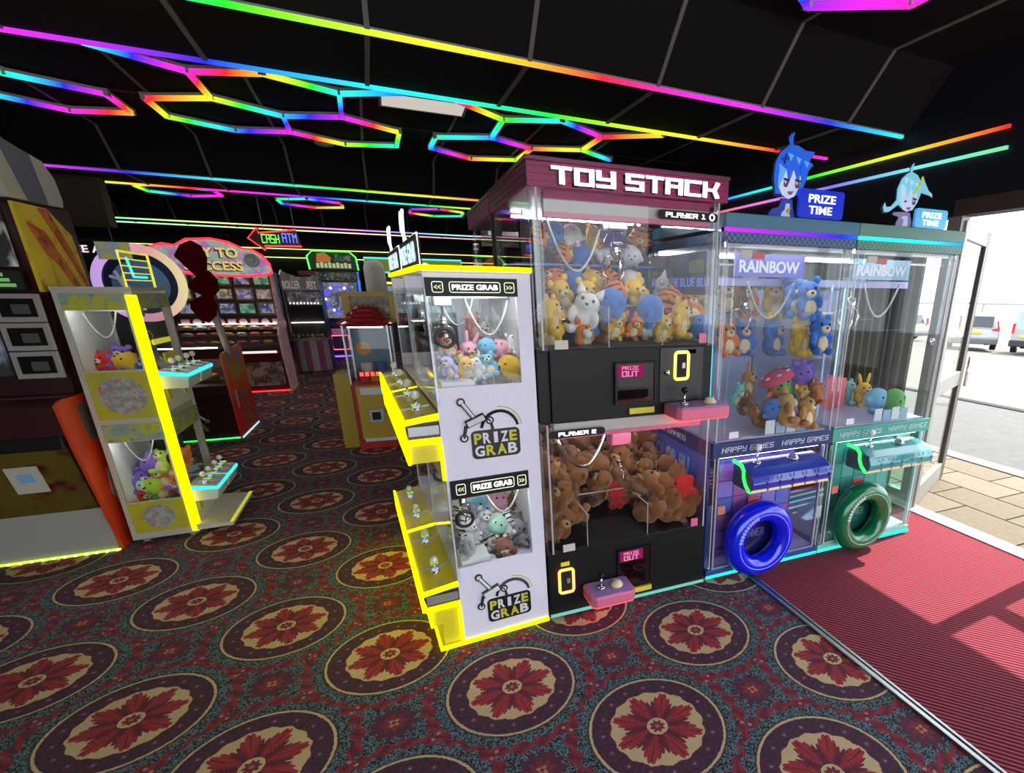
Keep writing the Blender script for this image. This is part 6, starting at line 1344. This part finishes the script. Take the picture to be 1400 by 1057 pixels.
# white column, and sweets dispenser in the aisle
cl = thing('bollard_column', 'white round column rising behind the sweet dispenser', 'column', (-0.19, 9.0, 0))
obj('shaft', MB().lathe([(0.14, 0), (0.14, 1.9), (0.12, 1.96), (0.07, 2.0)], 24), plain('cream_column', (0.80, 0.76, 0.68), 0.6), cl, smooth=True); obj('collar', MB().lathe([(0.17, 0), (0.17, 0.06), (0.14, 0.07)], 24), GREY, cl)
t = thing('sweet_dispenser', 'yellow sweet dispenser with a red stepped lid in the aisle', 'vending machine', (-0.50, 6.05, 0), math.radians(-4))
bx('cabinet', 0.0, 0.42, 0.02, 0.45, 0.06, 0.68, plain('cabinet_red', (0.42, 0.02, 0.02), 0.35), t, 0.01); bx('foot_rail', 0.0, 0.42, -0.01, 0.45, 0.0, 0.07, plain('foot_red', (0.5, 0.02, 0.02), 0.35), t, 0.008)
bx('side_panel', -0.16, 0.0, 0.10, 0.45, 0.0, 0.78, plain('mustard_panel', (0.48, 0.32, 0.02), 0.4), t, 0.005)
fp = bx('front_panel', 0.04, 0.40, 0.008, 0.02, 0.10, 0.66, plain('mustard_front', (0.55, 0.36, 0.02), 0.4), t, 0.004)
bx('word_print', 0.08, 0.34, 0.004, 0.008, 0.57, 0.64, WHITE, fp); bx('word_print', 0.06, 0.36, 0.004, 0.008, 0.075, 0.11, WHITE, fp)
cm = bx('coin_mech', 0.13, 0.27, -0.012, 0.008, 0.28, 0.42, SILVER, fp, 0.004); bx('coin_flap', 0.16, 0.24, -0.018, -0.012, 0.31, 0.39, BLACK, cm)
bx('cash_box', 0.29, 0.38, 0.0, 0.008, 0.38, 0.52, plain('olive_box', (0.12, 0.10, 0.02), 0.4), fp)
for x in (0.0, 0.405):
    for y in (0.02, 0.43): bx('corner_post', x, x + 0.015, y, y + 0.02, 0.68, 1.26, ALU, t)
bx('front_pane', 0.01, 0.41, 0.022, 0.027, 0.68, 1.26, PANE, t)
for x in (0.002, 0.415): bx('side_pane', x, x + 0.005, 0.03, 0.44, 0.68, 1.26, PANE, t)
bx('back_panel', 0.0, 0.42, 0.44, 0.45, 0.68, 1.26, plain('slate_back', (0.12, 0.22, 0.30), 0.4), t)
for k, (x, z) in enumerate(((0.10, 0.74), (0.22, 0.73), (0.33, 0.75), (0.15, 0.83), (0.28, 0.84))): obj('sweet_tub', MB().lathe([(0.055, 0), (0.06, 0.09), (0.05, 0.1)], 16), plain(['tub_red', 'tub_orange', 'tub_grey', 'tub_white', 'tub_cobalt'][k], [(0.45, 0.05, 0.03), (0.65, 0.28, 0.03), (0.25, 0.25, 0.27), (0.6, 0.6, 0.58), (0.06, 0.10, 0.4)][k], 0.4), t, (x, 0.25, z - 0.06))
bx('lid_lamp', 0.05, 0.37, 0.05, 0.065, 1.235, 1.247, glow('warm_tube', (1.0, 0.86, 0.75), 9.0), t)
dp = obj('round_print', MB().lathe([(0.07, 0), (0.07, -0.003)], 24, (0.12, 0.44, 1.0), 'y'), plain('orange_disc', (0.7, 0.3, 0.03), 0.4), t)
for k in range(4): bx('digit', 0.10 + k * 0.05, 0.135 + k * 0.05, 0.016, 0.022, 0.76, 0.80, glow('red_digit', (1.0, 0.10, 0.08), 1.6), t)
obj('lid', MB().lathe([(0.27, 1.25), (0.275, 1.275), (0.225, 1.30), (0.22, 1.32), (0.18, 1.345), (0.175, 1.365), (0.135, 1.39), (0.13, 1.41), (0.09, 1.435), (0.04, 1.445)], 28, (0.21, 0.235, 0)), plain('lid_red', (0.42, 0.012, 0.02), 0.22, coat=0.4), t)
fr = obj('sign_frame', MB().box(-0.02, 0.50, 0.45, 0.47, 1.27, 1.33).box(-0.02, 0.50, 0.45, 0.47, 1.53, 1.58).box(-0.02, 0.05, 0.45, 0.47, 1.33, 1.53).box(0.43, 0.50, 0.45, 0.47, 1.33, 1.53), plain('mustard_frame', (0.55, 0.36, 0.02), 0.4), t)
bx('sign_picture', 0.05, 0.43, 0.456, 0.466, 1.33, 1.53, art_mat('sepia_art', (0.09, 0.05, 0.02), (0.28, 0.20, 0.11), (0.4, 0.33, 0.2), 9.0), fr)

# ================================================================== parked vehicles outside
def wheel(par, x, y, r=0.34):
    w = obj('wheel', MB().lathe([(r * 0.6, -0.11), (r, -0.10), (r, 0.10), (r * 0.6, 0.11)], 24, (0, 0, 0), 'x'), plain('tyre', (0.015, 0.015, 0.016), 0.8), par, (x, y, r))
    obj('hub', MB().lathe([(r * 0.55, -0.115), (r * 0.55, 0.115)], 16, (0, 0, 0), 'x'), ALU, w)
CARW = plain('car_silver_white', (0.34, 0.345, 0.36), 0.3, coat=0.2); CG = plain('car_glass', (0.03, 0.035, 0.04), 0.08); PLATE = plain('number_plate', (0.75, 0.52, 0.03), 0.4)
def car(loc, rz, label):
    t = thing('car', label, 'car', loc, rz)      # rear at local y=0, faces -y
    low = [(0.02, 0.28), (-0.03, 0.60), (0.05, 0.92), (0.5, 1.0), (3.0, 0.98), (4.3, 0.85), (4.45, 0.6), (4.4, 0.28)]
    obj('body', MB().prism(low, 'x', -0.93, 0.93), CARW, t, bev=0.06)
    cab = obj('cabin', MB().prism([(0.10, 0.93), (0.42, 1.52), (0.8, 1.60), (2.2, 1.58), (3.1, 0.97)], 'x', -0.76, 0.76), CARW, t, bev=0.06)
    obj('rear_window', MB().prism([(0.105, 1.02), (0.345, 1.46), (0.40, 1.46), (0.20, 1.02)], 'x', -0.64, 0.64), CG, cab)
    for s in (-1, 1):
        obj('side_window', MB().prism([(0.65, 1.02), (0.80, 1.48), (2.1, 1.48), (2.8, 1.04)], 'x', s * 0.765 - 0.005, s * 0.765 + 0.005), CG, cab)
        obj('tail_light', MB().prism([(s * 0.62, 0.92), (s * 0.92, 0.90), (s * 0.80, 1.30), (s * 0.74, 1.30), (s * 0.80, 1.0)], 'y', -0.02, 0.12), plain('tail_red', (0.55, 0.02, 0.02), 0.2), t)
        for y in (0.85, 3.55): wheel(t, s * 0.85, y)
    obj('bumper', MB().box(-0.90, 0.90, -0.08, 0.25, 0.30, 0.52), plain('bumper_grey', (0.10, 0.10, 0.11), 0.5), t, bev=0.03)
    bx('number_plate', -0.26, 0.26, -0.055, -0.03, 0.74, 0.85, PLATE, t)
    return t
def van(loc, rz, label):
    t = thing('van', label, 'van', loc, rz)
    obj('body', MB().prism([(0.0, 0.35), (-0.02, 1.0), (0.10, 1.82), (0.25, 1.90), (3.0, 1.88), (3.5, 1.15), (4.3, 0.95), (4.4, 0.35)], 'x', -0.92, 0.92), CARW, t, bev=0.05)
    for s in (-1, 1):
        d_ = obj('rear_door', MB().prism([(-0.012, 0.55), (-0.03, 1.0), (0.085, 1.78), (0.10, 1.78), (0.0, 0.55)], 'x', s * 0.44 - 0.42, s * 0.44 + 0.42), CARW, t)
        obj('door_poster', MB().prism([(-0.038, 1.02), (0.066, 1.72), (0.072, 1.72), (-0.03, 1.02)], 'x', s * 0.44 - 0.33, s * 0.44 + 0.33), art_mat('poster_art', (0.22, 0.40, 0.62), (0.35, 0.50, 0.66), (0.45, 0.25, 0.12), 4.0), d_)
        obj('tail_light', MB().box(s * 0.88 - 0.05, s * 0.88 + 0.05, -0.04, 0.03, 0.85, 1.25), plain('tail_red', (0.55, 0.02, 0.02), 0.2), t)
        for y in (0.9, 3.4): wheel(t, s * 0.84, y, 0.32)
    obj('bumper', MB().box(-0.94, 0.94, -0.10, 0.2, 0.32, 0.58), plain('bumper_black', (0.02, 0.02, 0.022), 0.6), t, bev=0.03)
    bx('number_plate', -0.62, -0.12, -0.05, -0.03, 0.70, 0.80, PLATE, t)
    return t
aim = math.atan2(-9.3, -15.2) + PI / 2
car((23.2, 15.6, -0.72), aim + 0.12, 'white estate car parked with its tail to the arcade, left of the van')
van((23.9, 13.4, -0.74), aim - 0.15, 'white van with picture posters on its rear doors at the right edge')
car((27.5, 21.8, -0.95), aim + 1.2, 'pale car parked further back behind the glass door')
